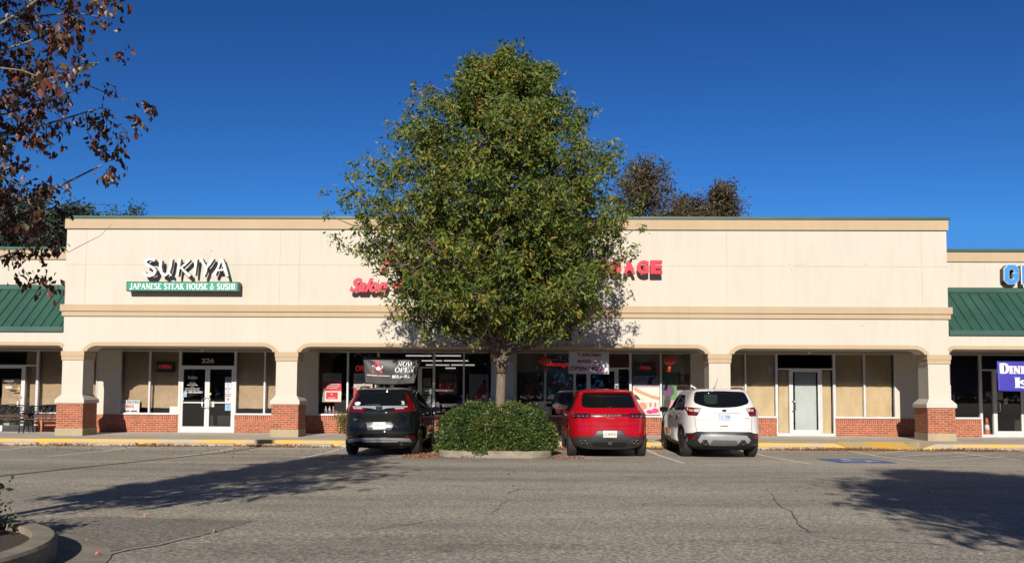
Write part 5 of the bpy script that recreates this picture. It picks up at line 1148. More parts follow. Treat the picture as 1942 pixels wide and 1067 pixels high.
# ------------------------------------------------------------------ cars
def paint(name, col, rough=.3, metal=0.0):
    m, t, b = nodes(name); col = ka(col, 1.1); n = noise(t, 1.5, 3, pos(t)); c = ramp(t, n.outputs[0], [(.3, tuple(x*.93 for x in col)), (.7, col)]); t.links.new(c.outputs[0], b.inputs['Base Color'])
    n2 = noise(t, 4, 5, pos(t)); c2 = ramp(t, n2.outputs[0], [(.3, (rough,)*3), (.75, (rough+.12,)*3)]); t.links.new(c2.outputs[0], b.inputs['Roughness'])
    b.inputs['Metallic'].default_value = metal; b.inputs['Coat Weight'].default_value = .8; b.inputs['Coat Roughness'].default_value = .02; b.inputs['Specular IOR Level'].default_value = .06; MATS[name] = m; return m
M_CG = simple('tinted_car_glass', (.006, .007, .008), .03, coat=0, var=0); MATS['tinted_car_glass'].node_tree.nodes['Principled BSDF'].inputs['Specular IOR Level'].default_value = .55
M_PLA = simple('grey_black_plastic', (.022, .022, .023), .5); M_UND = simple('underbody_black', (.008, .008, .008), .8)
M_TYRE = simple('tyre_rubber', (.022, .021, .020), .75, var=.15, vs=30); M_RIM = simple('alloy_rim', (.42, .43, .44), .3, .8); M_CHR = simple('chrome', (.72, .73, .75), .12, 1.0, var=0)
M_SIL = simple('silver_skid_plastic', (.42, .43, .44), .35, .3); M_TL = simple('red_tail_lens', (.15, .002, .005), .12, coat=1, var=.1, vs=30); M_TLD = simple('dark_red_tail_lens', (.055, .006, .010), .12, coat=1, var=.1)
M_TLC = simple('clear_lens', (.55, .55, .58), .12, coat=1); M_AMB = simple('amber_lens', (.8, .38, .15), .2, coat=1); M_PLT = simple('licence_plate_white', (.70, .70, .69), .4)
class Body:
    def __init__(s, rows, p=2.7, q=8):
        r = np.array(rows, float); n = len(r); t = np.linspace(0, n-1, 300); a = np.stack([np.interp(t, range(n), r[:, k]) for k in range(4)], 1)
        for _ in range(60): a[1:-1] = .25*a[:-2]+.5*a[1:-1]+.25*a[2:]
        s.a = a; s.p = p; s.q = q
    def at(s, z): return [np.interp(z, s.a[:, 0], s.a[:, k]) for k in (1, 2, 3)]
    def rear(s, x, z):
        w, r, f = s.at(z); c = (r+f)/2; L = (f-r)/2; u = min(.985, abs(x)/max(w, .01)); return c-L*(1-u**s.p)**(1/s.q)
    def front(s, x, z):
        w, r, f = s.at(z); c = (r+f)/2; L = (f-r)/2; u = min(.985, abs(x)/max(w, .01)); return c+L*(1-u**s.p)**(1/s.q)
    def side(s, y, z):
        w, r, f = s.at(z); c = (r+f)/2; L = (f-r)/2; u = min(.985, abs(y-c)/max(L, .01)); return w*(1-u**s.q)**(1/s.p)
    def shell(s, n=120, rows=90):
        idx = np.linspace(0, 299, rows).astype(int); V = []; F = []
        for i in idx:
            z, w, r, f = s.a[i]; c = (r+f)/2; L = (f-r)/2; w = max(w, .002); L = max(L, .002)
            for k in range(n):
                # blend of angular sampling so both corners and faces are dense
                t = 2*math.pi*k/n; cs, sn = math.cos(t), math.sin(t); ex = 2/s.p; ey = 2/s.q
                V.append((w*math.copysign(abs(cs)**ex, cs), c+L*math.copysign(abs(sn)**ey, sn), z))
        for j in range(rows-1):
            for k in range(n): a = j*n+k; b = j*n+(k+1) % n; F.append((a, b, b+n, a+n))
        F.append(tuple(range(n))[::-1]); F.append(tuple(range((rows-1)*n, rows*n))); return V, F
def panel(bd, poly, mapper, mat, off=.004, th=.02, step=.035, extra=None, smooth=True):
    """a real panel following the bodywork; poly in the two mapping coordinates"""
    bm = bmesh.new(); bm.faces.new([bm.verts.new((a, b, 0)) for a, b in poly])
    us = [p[0] for p in poly]; vv = [p[1] for p in poly]
    for c in np.arange(min(us)+step, max(us), step): bmesh.ops.bisect_plane(bm, geom=bm.verts[:]+bm.edges[:]+bm.faces[:], plane_co=(c, 0, 0), plane_no=(1, 0, 0))
    for c in np.arange(min(vv)+step, max(vv), step): bmesh.ops.bisect_plane(bm, geom=bm.verts[:]+bm.edges[:]+bm.faces[:], plane_co=(0, c, 0), plane_no=(0, 1, 0))
    bmesh.ops.triangulate(bm, faces=[f for f in bm.faces if len(f.verts) > 4])
    bm.verts.index_update(); top = [mapper(v.co.x, v.co.y, off) for v in bm.verts]; bot = [mapper(v.co.x, v.co.y, off-th) for v in bm.verts]; n = len(top)
    fs = [[v.index for v in f.verts] for f in bm.faces]; rim = [(e.verts[0].index, e.verts[1].index) for e in bm.edges if len(e.link_faces) == 1]; bm.free()
    m2 = MB(); m2.local = True; m2.add(top, fs, mat, smooth)
    m2.add(top+bot, [(a, b, b+n, a+n) for a, b in rim], mat, False); return m2
def smooth_poly(p, it=2):
    for _ in range(it): p = [q for a, b in zip(p, p[1:]+p[:1]) for q in ((a[0]*.8+b[0]*.2, a[1]*.8+b[1]*.2), (a[0]*.2+b[0]*.8, a[1]*.2+b[1]*.8))]
    return p
def make_car(name, label, X0, Y0, rows, zoom, feats, pnt, wheels, L=4.6, p=2.7, q=8, glass=None, mirror_mat=None, mirror_y=3.0, mirror_z=1.08, cladding=False, rails=False, spokes=5, ant=None):
    zg = -.165; root = empty(name, (X0, Y0, zg)); tag(root, label, 'car', 'SUVs parked in front of the shops'); bd = Body(rows, p, q)
    V, F = bd.shell(); me = bpy.data.meshes.new('body'); me.from_pydata(V, [], F); bm = bmesh.new(); bm.from_mesh(me); bmesh.ops.recalc_face_normals(bm, faces=bm.faces); bm.to_mesh(me); bm.free()
    body = bpy.data.objects.new('body', me); COL.objects.link(body)
    wr = wheels[2]; cuts = []
    for wy in wheels[:2]:
        for sd in (-1, 1):
            c = MB(); c.lathe([(wr+.055, sd*.60 if sd > 0 else -1.2), (wr+.055, 1.2 if sd > 0 else -.60)], M_UND, (0, wy, wr), 'x', 40); co = c.build('cut', fix=True); cuts.append(co)
            md = body.modifiers.new('b', 'BOOLEAN'); md.operation = 'DIFFERENCE'; md.object = co; md.solver = 'EXACT'
    dg = bpy.context.evaluated_depsgraph_get(); dg.update(); nm = bpy.data.meshes.new_from_object(body.evaluated_get(dg)); body.modifiers.clear(); body.data = nm; nm.name = 'body'; bpy.data.meshes.remove(me)
    for c in cuts: bpy.data.objects.remove(c)
    nm.materials.clear(); nm.materials.append(pnt); nm.materials.append(M_UND); nm.materials.append(M_PLA)
    for f in nm.polygons:
        c = f.center; k = 0
        if any(math.hypot(c.y-wy, c.z-wr) < wr+.053 and abs(c.x) > .58 for wy in wheels[:2]) and c.z > .05: k = 1
        elif c.z < bd.a[0][0]+.02 or (f.normal.z < -.8 and c.z < .5): k = 1
        elif cladding and (c.z < .34 or any(math.hypot(c.y-wy, c.z-wr) < wr+.11 for wy in wheels[:2]) and c.z < .8): k = 2
        f.material_index = k; f.use_smooth = k != 1 and len(f.vertices) < 6
    body.parent = root
    add = lambda m2, nme, par=None: m2.build(nme, par or root) if getattr(m2, 'local', False) else None
    def px(pt):                       # zoom-crop pixel -> car coordinates on the rear
        a = zoom[0]+pt[0]/7.36; b = zoom[1]+pt[1]/7.36; x, z = P(a, b, Y0+.1)
        for _ in range(3): x, z = P(a, b, Y0+bd.rear(x-X0, z-zg))
        return x-X0, z-zg
    mr = lambda x, z, o: (x, bd.rear(x, z)-o, z)
    mf = lambda x, z, o: (x, bd.front(x, z)+o, z)
    def ms(sd): return lambda y, z, o: (sd*(bd.side(y, z)+o), y, z)
    objs = {}
    for f in feats:
        nme, pts, mat = f[:3]; op = f[3] if len(f) > 3 else {}
        pl = [px(a) for a in pts]
        if op.get('s'): pl = smooth_poly(pl, op['s'])
        m2 = panel(bd, pl, mr, mat, op.get('off', .004), op.get('th', .02), op.get('step', .04)); par = root
        if op.get('par'): par = objs[op['par']]
        ob = m2.build(nme, par); objs[op.get('id', nme)] = ob
        if op.get('label'): ob['label'] = op['label']
    # side glass, front glass, seams
    g = glass or [[(.72, 1.14), (.80, 1.24), (.98, 1.36), (1.06, 1.38), (1.06, 1.14)], [(1.10, 1.14), (1.10, 1.40), (1.30, 1.50), (1.90, 1.52), (1.90, 1.12)], [(1.96, 1.12), (1.96, 1.52), (2.20, 1.51), (2.62, 1.36), (3.02, 1.12)]]
    for sd in (-1, 1):
        for pl in g: panel(bd, pl, ms(sd), M_CG, .004).build('side_window', root)
        for yy in (1.93, 2.98): panel(bd, [(yy, .42), (yy+.012, .42), (yy+.012, 1.10), (yy, 1.10)], ms(sd), M_UND, .0015, .005, .05).build('door_seam', root)
        panel(bd, [(1.08, .86), (1.092, .86), (1.092, 1.12), (1.08, 1.12)], ms(sd), M_UND, .0015, .005, .05).build('door_seam', root)
        for yy in (1.18, 2.1): panel(bd, [(yy, .98), (yy+.2, .98), (yy+.2, 1.015), (yy, 1.015)], ms(sd), M_CHR if pnt is not M_CG else M_CHR, .022, .03, .05).build('door_handle', root)
        m2 = panel(bd, [(1.4, .25), (3.1, .25), (3.1, .36), (1.4, .36)], ms(sd), M_PLA, .012, .02, .06); m2.build('sill_cladding', root)
        m2 = MB(); m2.local = True; mx = sd*(bd.side(mirror_y, mirror_z)+.13)
        prof = [(.02, -.07), (.075, -.05), (.09, 0), (.08, .06), (.03, .09)]
        vs = []; K = 20
        for rr, yy in prof:
            for k in range(K):
                a = 2*math.pi*k/K; vs.append((mx+1.25*rr*math.copysign(abs(math.cos(a))**.7, math.cos(a)), mirror_y+yy, mirror_z+.82*rr*math.copysign(abs(math.sin(a))**.7, math.sin(a))))
        fs = [(i*K+k, i*K+(k+1) % K, (i+1)*K+(k+1) % K, (i+1)*K+k) for i in range(4) for k in range(K)]+[tuple(range(K))[::-1], tuple(range(4*K, 5*K))]
        m2.add(vs, fs, mirror_mat or pnt, True); m2.tube([(mx-sd*.15, mirror_y+.03, mirror_z-.04), (mx, mirror_y+.03, mirror_z-.03)], .022, M_PLA, 6); mm = m2.build('wing_mirror', root)
        m2 = MB(); m2.local = True; m2.box(mx-.085, mx+.085, mirror_y-.073, mirror_y-.065, mirror_z-.05, mirror_z+.05, M_CG); m2.build('mirror_glass', mm)
        for wy in wheels[:2]:
            W_ = .235; xo = sd*wheels[3]; m2 = MB(); m2.local = True; r = wr; rm = r*.66
            xi = xo-sd*W_
            m2.lathe([(rm, xi), (r*.90, xi+sd*.01), (r*.985, xi+sd*.035), (r, xi+sd*.06), (r, xo-sd*.06), (r*.985, xo-sd*.035), (r*.90, xo-sd*.005), (rm, xo)], M_TYRE, (0, wy, wr), 'x', 48)
            for gx in (.075, .118, .16):
                m2.lathe([(r+.0008, xi+sd*(gx-.004)), (r+.0008, xi+sd*(gx+.004))], M_UND, (0, wy, wr), 'x', 48)
            wh = MB(); wh.local = True; wh.lathe([(rm+.003, xo-sd*.15), (rm+.003, xo-sd*.002), (rm-.022, xo+sd*.002), (rm-.03, xo-sd*.05), (rm-.04, xo-sd*.14)], M_RIM, (0, wy, wr), 'x', 40)
            wh.lathe([(.055, xo-sd*.08), (.055, xo-sd*.02), (.03, xo-sd*.012)], M_RIM, (0, wy, wr), 'x', 20)
            for k in range(spokes):
                a = 2*math.pi*k/spokes+.3
                for da in (-.14, .14): wh.tube([(xo-sd*.035, wy+.04*math.cos(a), wr+.04*math.sin(a)), (xo-sd*.03, wy+(rm-.02)*math.cos(a+da), wr+(rm-.02)*math.sin(a+da))], [.022, .018], M_RIM, 6)
            e = wh.build('wheel', root); m2.build('tyre', e)
            bk = MB(); bk.local = True; bk.lathe([(rm*.75, xo-sd*.12), (rm*.75, xo-sd*.105)], simple('brake_disc', (.2, .2, .2), .4, .8), (0, wy, wr), 'x', 24); bk.build('brake_disc', e)
    panel(bd, [(-.62, 1.16), (.62, 1.16), (.52, 1.48), (-.52, 1.48)], mf, M_CG, .004).build('windshield', root)
    for sd in (-1, 1): panel(bd, [(sd*.55, .72), (sd*.80, .74), (sd*.84, .86), (sd*.6, .84)], mf, M_TLC, .006).build('headlight', root)
    m2 = MB(); m2.local = True; m2.box(-.62, .62, .5, 3.9, .20, .30, M_UND); m2.tube([(-.75, wheels[0], wr), (.75, wheels[0], wr)], .05, M_UND, 8); m2.box(-.4, .4, .25, .55, .26, .40, M_UND); m2.build('underbody', root)
    if rails:
        for sd in (-1, 1):
            xx = .60; m2 = MB(); m2.local = True; zr = float(np.interp(.9, bd.a[:, 2], bd.a[:, 0]))
            def rz_(x, y):                       # roof height under the rail
                zz = np.linspace(1.3, bd.a[-1][0]-.002, 200); ok = [z for z in zz if bd.at(z)[0] > abs(x) and bd.side(y, z) > abs(x)]
                return ok[-1] if ok else 1.4
            pts = [(sd*xx, .85, rz_(xx, .85)-.01), (sd*xx, .98, rz_(xx, .98)+.045)]+[(sd*xx, y, rz_(xx, y)+.055) for y in (1.2, 1.6, 2.0)]+[(sd*xx, 2.2, rz_(xx, 2.2)-.005)]
            m2.tube(pts, [.022, .02, .018, .018, .018, .02], rails, 8); m2.build('roof_rail', root)
    if ant:
        m2 = MB(); m2.local = True; zt2 = bd.a[-1][0]
        if ant == 'rod': m2.tube([(ant_x, 1.2, zt2-.02), (ant_x+.02, 1.12, zt2+.02), (ant_x+.05, .92, zt2+.24)], [.02, .008, .004], M_PLA, 6)
        else: m2.add([(-.03, .78, zt2-.04), (.03, .78, zt2-.04), (.02, .98, zt2-.03), (-.02, .98, zt2-.03), (0, .78, zt2+.05), (0, .84, zt2+.03)], [(0, 1, 4), (1, 2, 5, 4), (2, 3, 5), (3, 0, 4, 5)], M_PLA)
        m2.build('antenna', root)
    return root, bd, px, objs
ant_x = .06
def exh(root, x, z, y, r, label=None):
    m2 = MB(); m2.local = True; m2.lathe([(r*.6, y+.22), (r, y+.20), (r, y), (r*.82, y-.002), (r*.8, y+.12)], simple('dark_chrome', (.12, .12, .12), .25, .8), (x, 0, z), 'y', 20); o = m2.build('exhaust_pipe', root)
    m2 = MB(); m2.local = True; m2.lathe([(r*.81, y+.06), (r*.5, y+.065)], M_UND, (x, 0, z), 'y', 16); m2.build('bore', o); return o
def ctext(root, body_, x0, x1, z0, z1, y, mat, nme='lettering', bold=0, d=.004):
    m2 = MB(); m2.local = True; text_mesh(m2, body_, x0, x1, z0, z1, y, d, mat, bold); return m2.build(nme, root)

# --- dark grey SUV
rowsH = [(.21, .66, .36, 4.1), (.24, .78, .22, 4.35), (.32, .88, .09, 4.50), (.44, .915, .02, 4.58), (.56, .925, .0, 4.6), (.64, .93, .01, 4.6), (.70, .93, .06, 4.58), (.84, .93, .075, 4.52), (.98, .925, .085, 4.35), (1.05, .92, .09, 3.95), (1.10, .905, .11, 3.4), (1.16, .885, .15, 3.25), (1.34, .80, .27, 2.95), (1.50, .715, .40, 2.62), (1.56, .68, .44, 2.5), (1.585, .66, .38, 2.42), (1.61, .62, .42, 2.3), (1.635, .52, .62, 2.1), (1.65, .33, .95, 1.9), (1.655, .0, 1.35, 1.45)]
PH = paint('dark_grey_paint', (.006, .0062, .0068), .5, 0)
fH = [('rear_window', [(330, 128), (620, 118), (938, 126), (985, 318), (205, 322)], M_CG, {'s': 1}),
      ('chrome_strip', [(205, 324), (985, 322), (985, 344), (800, 348), (680, 358), (640, 372), (525, 372), (480, 358), (390, 350), (210, 348)], M_SIL, {'off': .010}),
      ('taillight', [(322, 140), (250, 180), (150, 300), (145, 345), (150, 400), (350, 415), (402, 352), (215, 349), (216, 310), (262, 250)], M_TL, {'off': .012, 'id': 'tl1'}),
      ('taillight', [(950, 140), (985, 160), (1042, 262), (1082, 325), (1072, 390), (812, 412), (762, 350), (975, 347), (985, 300)], M_TL, {'off': .012, 'id': 'tl2'}),
      ('lamp_insert', [(225, 352), (340, 354), (350, 366), (225, 364)], M_TLC, {'off': .016, 'par': 'tl1'}), ('lamp_insert', [(800, 354), (930, 350), (930, 362), (810, 368)], M_TLC, {'off': .016, 'par': 'tl2'}),
      ('gate_recess', [(398, 556), (745, 552), (782, 590), (745, 664), (418, 664)], simple('satin_grey', (.10, .105, .115), .3, .3), {'off': .004, 'id': 'rec'}),
      ('crease_trim', [(300, 630), (390, 545), (750, 540), (850, 628), (840, 634), (746, 550), (394, 555), (310, 636)], M_UND, {'off': .003}),
      ('gate_seam', [(112, 684), (1085, 684), (1085, 692), (112, 692)], M_UND, {'off': .003}),
      ('gate_seam', [(150, 470), (155, 470), (150, 684), (143, 684)], M_UND, {'off': .003}), ('gate_seam', [(1060, 470), (1065, 470), (1072, 684), (1066, 684)], M_UND, {'off': .003}),
      ('gate_crease', [(200, 452), (1010, 452), (1060, 470), (1010, 478), (200, 478), (165, 470)], PH, {'off': .012, 'th': .03}), ('licence_plate', [(494, 552), (672, 550), (672, 648), (494, 650)], M_PLT, {'off': .018, 'th': .008, 'id': 'plate'}),
      ('lower_bumper', [(108, 762), (1092, 768), (1100, 800), (1090, 860), (1040, 900), (130, 880), (108, 830)], M_PLA, {'off': .006}),
      ('reflector', [(108, 738), (210, 738), (205, 758), (150, 762), (135, 792), (112, 790)], M_TL, {'off': .012}), ('reflector', [(945, 740), (1085, 740), (1082, 790), (1050, 790), (1030, 762), (950, 760)], M_TL, {'off': .012}),
      ('skid_trim', [(142, 832), (165, 782), (300, 770), (900, 772), (1010, 778), (1046, 828), (905, 820), (845, 812), (790, 796), (380, 796), (330, 812), (260, 820)], M_SIL, {'off': .03, 'th': .05}),
      ('skid_plate', [(350, 802), (830, 802), (860, 830), (330, 830)], M_SIL, {'off': .012}),
      ('bumper_insert', [(280, 836), (860, 836), (890, 900), (860, 915), (430, 912), (380, 880)], M_UND, {'off': .02}),
      ('window_sticker', [(240, 292), (255, 272), (285, 265), (315, 270), (326, 286), (312, 308), (280, 318), (250, 312)], flat((.7, .7, .72)), {'off': .008, 'label': 'oval white sticker'}),
      ('window_sticker', [(888, 256), (930, 256), (940, 306), (890, 306), (905, 285)], flat((.5, .5, .48)), {'off': .008}),
      ('badge', [(535, 330), (630, 328), (628, 372), (600, 386), (562, 386), (538, 372)], M_PLA, {'off': .018, 'th': .012, 'id': 'badge'}),
      ('badge_letter', [(548, 336), (562, 336), (568, 352), (598, 352), (604, 336), (618, 336), (608, 378), (596, 378), (596, 362), (570, 362), (570, 378), (558, 378)], M_CHR, {'off': .026, 'th': .01, 'par': 'badge'}),
      ('rear_wiper', [(380, 305), (590, 296), (600, 316), (590, 318), (380, 312)], M_PLA, {'off': .02, 'th': .014})]
r1, bH, pxH, oH = make_car('parked_suv', 'dark grey SUV with tall red taillights and H badge, left of the clipped shrub', (719.5-995)/1571*19.6-.02, 19.55, rowsH, (640, 725), fH, PH, (.98, 3.66, .355, .905), rails=M_PLA, ant='fin')
a = pxH((228, 522)); b = pxH((333, 503)); ctext(r1, 'CR-V', a[0], b[0], a[1], b[1], bH.rear(-.55, a[1])-.004, M_CHR, 'model_lettering', .01)
a = pxH((505, 625)); b = pxH((662, 580)); ctext(r1, 'KWB 418', a[0], b[0], a[1], b[1], bH.rear(-.0, a[1])-.019, flat((.35, .30, .30)), 'plate_number', .0, .002)
for sx in (-1, 1): exh(r1, sx*.55, .33, .12, .035)

# --- red SUV
rowsM = [(.20, .66, .42, 4.15), (.23, .80, .28, 4.4), (.31, .89, .12, 4.55), (.42, .93, .03, 4.64), (.54, .955, .0, 4.66), (.68, .965, .02, 4.66), (.84, .97, .05, 4.58), (.96, .965, .06, 4.35), (1.02, .955, .07, 3.9), (1.06, .935, .09, 3.45), (1.12, .895, .15, 3.25), (1.20, .83, .27, 3.1), (1.36, .765, .44, 2.85), (1.51, .70, .60, 2.58), (1.56, .675, .60, 2.5), (1.585, .65, .55, 2.42), (1.61, .59, .68, 2.3), (1.635, .47, .9, 2.15), (1.65, .27, 1.2, 1.95), (1.655, .0, 1.5, 1.6)]
PM = paint('deep_red_paint', (.40, .002, .010), .5, 0)
fM = [('rear_window', [(392, 200), (400, 165), (430, 150), (750, 146), (1060, 152), (1092, 185), (1140, 335), (1120, 352), (760, 352), (430, 350), (385, 322)], M_CG, {'s': 1}),
      ('taillight', [(248, 432), (300, 425), (480, 425), (515, 440), (515, 470), (490, 491), (272, 495)], M_TLD, {'off': .010, 'id': 'tl1'}), ('taillight', [(1040, 440), (1080, 425), (1235, 426), (1290, 450), (1278, 490), (1078, 492), (1040, 470)], M_TLD, {'off': .010, 'id': 'tl2'}),
      ('light_bar', [(515, 438), (1040, 438), (1040, 472), (515, 472)], simple('dark_red_bar', (.12, .004, .012), .2, coat=1), {'off': .006, 'id': 'bar'}),
      ('crease_trim', [(215, 745), (560, 735), (608, 666), (960, 662), (1012, 740), (1290, 762), (1290, 768), (1005, 748), (955, 668), (612, 672), (565, 742), (215, 752)], M_UND, {'off': .004}),
      ('lower_bumper', [(215, 758), (560, 744), (612, 674), (954, 670), (1004, 750), (1292, 770), (1312, 800), (1290, 850), (1240, 915), (330, 905), (250, 860), (222, 810)], simple('satin_dark_plastic', (.045, .045, .047), .42), {'off': .006}),
      ('licence_plate', [(692, 670), (882, 672), (882, 766), (692, 764)], M_PLT, {'off': .016, 'th': .008, 'id': 'plate'}),
      ('tow_hitch', [(735, 772), (830, 772), (826, 796), (740, 796)], M_PLA, {'off': .02}), ('tow_hitch_socket', [(762, 822), (808, 822), (808, 868), (762, 868)], simple('dull_grey', (.12, .12, .125), .5), {'off': .04, 'th': .06}),
      ('bumper_insert', [(560, 830), (1010, 832), (1030, 880), (980, 900), (590, 898), (530, 870)], M_UND, {'off': .012}),
      ('gate_seam', [(208, 560), (212, 560), (250, 500), (246, 498)], M_UND, {'off': .003}), ('gate_crease', [(330, 578), (1180, 578), (1230, 596), (1180, 602), (330, 602), (290, 596)], PM, {'off': .012, 'th': .03}), ('gate_seam', [(300, 500), (304, 500), (330, 735), (325, 735)], M_UND, {'off': .0025}), ('gate_seam', [(1236, 500), (1240, 500), (1216, 752), (1211, 752)], M_UND, {'off': .0025}), ('roof_spoiler', [(430, 128), (1060, 130), (1085, 146), (405, 142)], PM, {'off': .05, 'th': .07}),
      ('rear_wiper', [(745, 336), (800, 336), (800, 350), (745, 350)], M_PLA, {'off': .02, 'th': .016})]
for x in (282, 345, 408, 470): fM.append(('lamp_point', [(x-12, 460), (x+12, 460), (x+12, 468), (x-12, 468)], flat((.35, .25, .28)), {'off': .014, 'par': 'tl1'}))
for x in (1100, 1160, 1215, 1262): fM.append(('lamp_point', [(x-12, 460), (x+12, 460), (x+12, 468), (x-12, 468)], flat((.35, .25, .28)), {'off': .014, 'par': 'tl2'}))
r2, bM, pxM, oM = make_car('parked_suv', 'glossy red SUV with a slim dark light bar and four round exhaust tips', (1154.6-995)/1571*19.65, 19.5, rowsM, (1050, 725), fM, PM, (1.0, 3.80, .365, .955), p=2.6, mirror_z=1.06, mirror_y=2.95,
    glass=[[(.98, 1.10), (1.10, 1.19), (1.28, 1.30), (1.36, 1.33), (1.36, 1.09)], [(1.40, 1.09), (1.40, 1.35), (1.60, 1.43), (2.0, 1.45), (2.0, 1.08)], [(2.05, 1.08), (2.05, 1.45), (2.28, 1.43), (2.65, 1.28), (3.0, 1.08)]])
for i, ch in enumerate('PORSCHE'):
    a = pxM((612+i*49, 468)); b = pxM((612+i*49+34, 446)); ctext(oM['bar'], ch, a[0], b[0], a[1], b[1], bM.rear((a[0]+b[0])/2, a[1])-.007, M_CHR, 'letter', .02)
for s_, c_, xa, xb in (('LTU', BK, 702, 752), ('9RGN', BK, 800, 872)):
    a = pxM((xa, 740)); b = pxM((xb, 698)); ctext(oM['plate'], s_, a[0], b[0], a[1], b[1], bM.rear(0, a[1])-.018, flat((.06, .06, .07)), 'plate_number', .0, .002)
a = pxM((760, 742)); b = pxM((792, 696)); m2 = MB(); m2.local = True; m2.lathe([(.028, -.001), (.028, -.003)], flat((.8, .25, .05)), ((a[0]+b[0])/2, bM.rear(0, a[1])-.016, (a[1]+b[1])/2), 'y', 16); m2.build('plate_emblem', oM['plate'])
for x in (388, 455, 1108, 1172): a = pxM((x, 824)); exh(r2, a[0], a[1], bM.rear(a[0], a[1])-.05, .046)
a = pxM((795, 494)); ctext(r2, 'Macan', a[0]-.09, a[0]+.09, a[1]-.012, a[1]+.012, bM.rear(0, a[1])-.002, M_CHR, 'model_lettering')

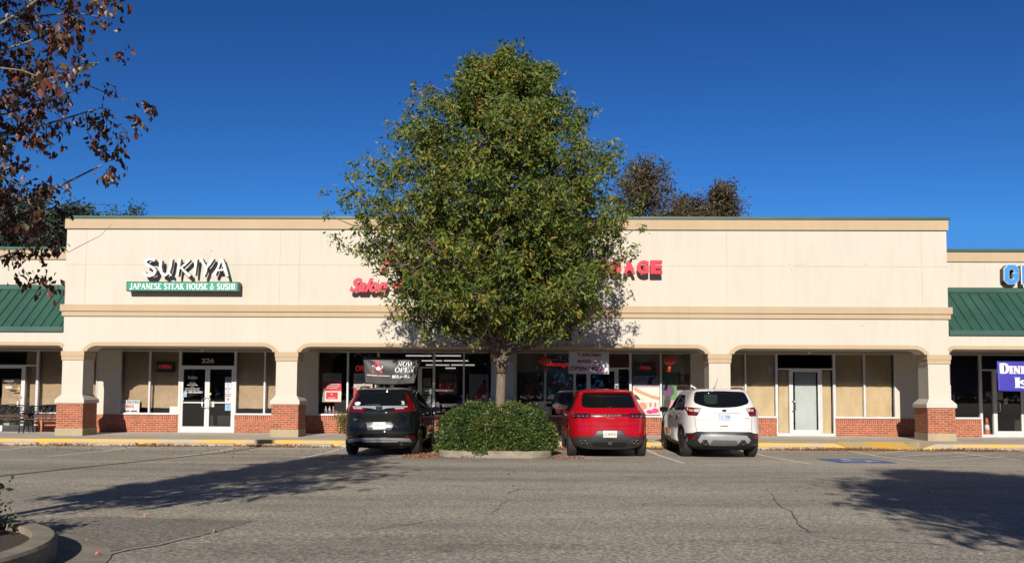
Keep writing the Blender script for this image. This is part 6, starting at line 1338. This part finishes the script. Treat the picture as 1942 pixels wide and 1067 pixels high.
# --- white SUV
rowsF = [(.22, .66, .34, 4.0), (.25, .80, .20, 4.25), (.34, .885, .07, 4.42), (.46, .915, .01, 4.5), (.58, .92, .0, 4.52), (.66, .92, .03, 4.52), (.72, .92, .075, 4.5), (.86, .925, .09, 4.45), (1.0, .92, .10, 4.2), (1.06, .915, .115, 3.8), (1.11, .90, .13, 3.3), (1.18, .87, .16, 3.15), (1.36, .79, .30, 2.9), (1.52, .71, .42, 2.62), (1.58, .675, .46, 2.5), (1.605, .655, .40, 2.42), (1.63, .61, .45, 2.3), (1.655, .51, .65, 2.1), (1.67, .33, .95, 1.9), (1.677, .0, 1.35, 1.45)]
PF = paint('white_pearl_paint', (.74, .72, .70), .35)
rf = lambda L_: [(x, y) for x, y in L_]
fF = [('rear_window', [(560, 150), (595, 122), (900, 112), (1235, 130), (1275, 152), (1338, 285), (1180, 338), (1000, 350), (860, 350), (760, 343), (640, 312), (552, 275)], M_CG, {'s': 1, 'id': 'rw'}),
      ('brake_light', [(830, 116), (1040, 120), (1040, 138), (830, 134)], M_TLD, {'off': .010}),
      ('painted_window_reflection', [(700, 165), (885, 170), (885, 285), (810, 300), (720, 290), (698, 240)], simple('seat_gap_green', (.018, .032, .024), .3), {'off': .006, 'par': 'rw'}),  # greenish see-through view and reflection painted on the glass as a panel
      ('taillight', [(416, 334), (655, 357), (602, 462), (465, 452)], M_TL, {'off': .014, 'id': 'tl1'}), ('taillight', [(1283, 360), (1398, 341), (1428, 385), (1428, 466), (1335, 468)], M_TL, {'off': .014, 'id': 'tl2'}),
      ('lamp_insert', [(480, 368), (545, 374), (540, 402), (490, 398)], M_AMB, {'off': .020, 'par': 'tl1'}), ('lamp_insert', [(552, 368), (648, 366), (618, 412), (556, 404)], M_TLC, {'off': .020, 'par': 'tl1'}),
      ('lamp_insert', [(1290, 366), (1345, 362), (1345, 402), (1312, 406)], M_TLC, {'off': .020, 'par': 'tl2'}), ('lamp_insert', [(1352, 372), (1385, 368), (1390, 402), (1352, 404)], M_AMB, {'off': .020, 'par': 'tl2'}),
      ('badge', [(944, 387), (960, 376), (982, 372), (1005, 377), (1020, 388), (1005, 400), (982, 404), (958, 400)], simple('dark_blue_badge', (.01, .02, .07), .2, coat=1), {'off': .020, 'th': .015, 's': 1, 'id': 'badge'}),
      ('licence_plate', [(890, 434), (1072, 436), (1070, 520), (892, 516)], simple('pale_blue_plate', (.50, .60, .76), .4), {'off': .018, 'th': .008, 'id': 'plate'}),
      ('gate_crease', [(712, 432), (760, 414), (1180, 420), (1228, 434), (1180, 428), (760, 423)], simple('painted_crease_shade', (.22, .22, .22), .5), {'off': .005}),  # shade of the fold above the plate, painted as a grey strip
      ('gate_handle', [(928, 597), (1036, 598), (1036, 611), (928, 610)], M_PLA, {'off': .006}),
      ('gate_crease', [(580, 640), (1375, 652), (1375, 656), (580, 644)], simple('painted_crease_shade', (.22, .22, .22), .5), {'off': .002}),  # this crease and the next: their shade painted as thin grey lines
      ('gate_crease', [(565, 512), (880, 526), (880, 529), (565, 515)], simple('painted_crease_shade', (.22, .22, .22), .5), {'off': .002}),
      ('gate_seam', [(566, 468), (571, 468), (600, 676), (594, 676)], simple('seam_grey', (.12, .12, .12), .7), {'off': .003}), ('gate_seam', [(1366, 472), (1371, 472), (1372, 684), (1366, 684)], MATS['seam_grey'], {'off': .003}),
      ('lower_bumper', [(395, 700), (550, 698), (600, 680), (1000, 684), (1350, 688), (1400, 708), (1456, 712), (1452, 850), (1260, 885), (520, 885), (425, 850)], M_PLA, {'off': .010}),
      ('reflector', [(452, 722), (588, 724), (560, 784), (462, 776)], M_TL, {'off': .018}), ('reflector', [(1376, 732), (1450, 730), (1450, 786), (1385, 780)], M_TL, {'off': .018}),
      ('skid_trim', [(612, 798), (660, 722), (980, 724), (1292, 738), (1348, 802), (1320, 850), (1285, 840), (1270, 800), (1215, 800), (1180, 850), (1140, 880), (780, 876), (755, 840), (740, 795), (685, 795), (660, 842), (630, 835)], M_SIL, {'off': .032, 'th': .05}),
      ('skid_insert', [(800, 824), (830, 798), (1140, 806), (1172, 832), (1150, 872), (785, 868)], simple('mid_grey_plastic', (.13, .13, .12), .5), {'off': .040, 'th': .05})]
ant_x = -.05
r3, bF, pxF, oF = make_car('parked_suv', 'white SUV with roof rails, an oval badge and a pale blue licence plate', (1373.5-995)/1571*19.65, 19.5, rowsF, (1240, 725), fF, PF, (.98, 3.67, .36, .90), cladding=True, rails=M_PLA, mirror_mat=M_PLA, mirror_z=1.12, mirror_y=2.95, ant='rod', spokes=6)
a = pxF((902, 505)); b = pxF((1062, 452)); ctext(oF['plate'], 'TLF-7096', a[0], b[0], a[1], b[1], bF.rear(0, a[1])-.020, flat((.08, .16, .45)), 'plate_number', .0, .002)
a = pxF((960, 394)); b = pxF((1005, 382)); ctext(oF['badge'], 'Ford', a[0], b[0], a[1], b[1], bF.rear(0, a[1])-.021, M_CHR, 'badge_script')
a = pxF((1272, 500)); b = pxF((1335, 490)); ctext(r3, 'SEL', a[0], b[0], a[1], b[1], bF.rear(a[0], a[1])-.004, M_CHR, 'model_lettering')
for x in (712, 1240): a = pxF((x, 838)); exh(r3, a[0], a[1], bF.rear(a[0], a[1])-.03, .048)
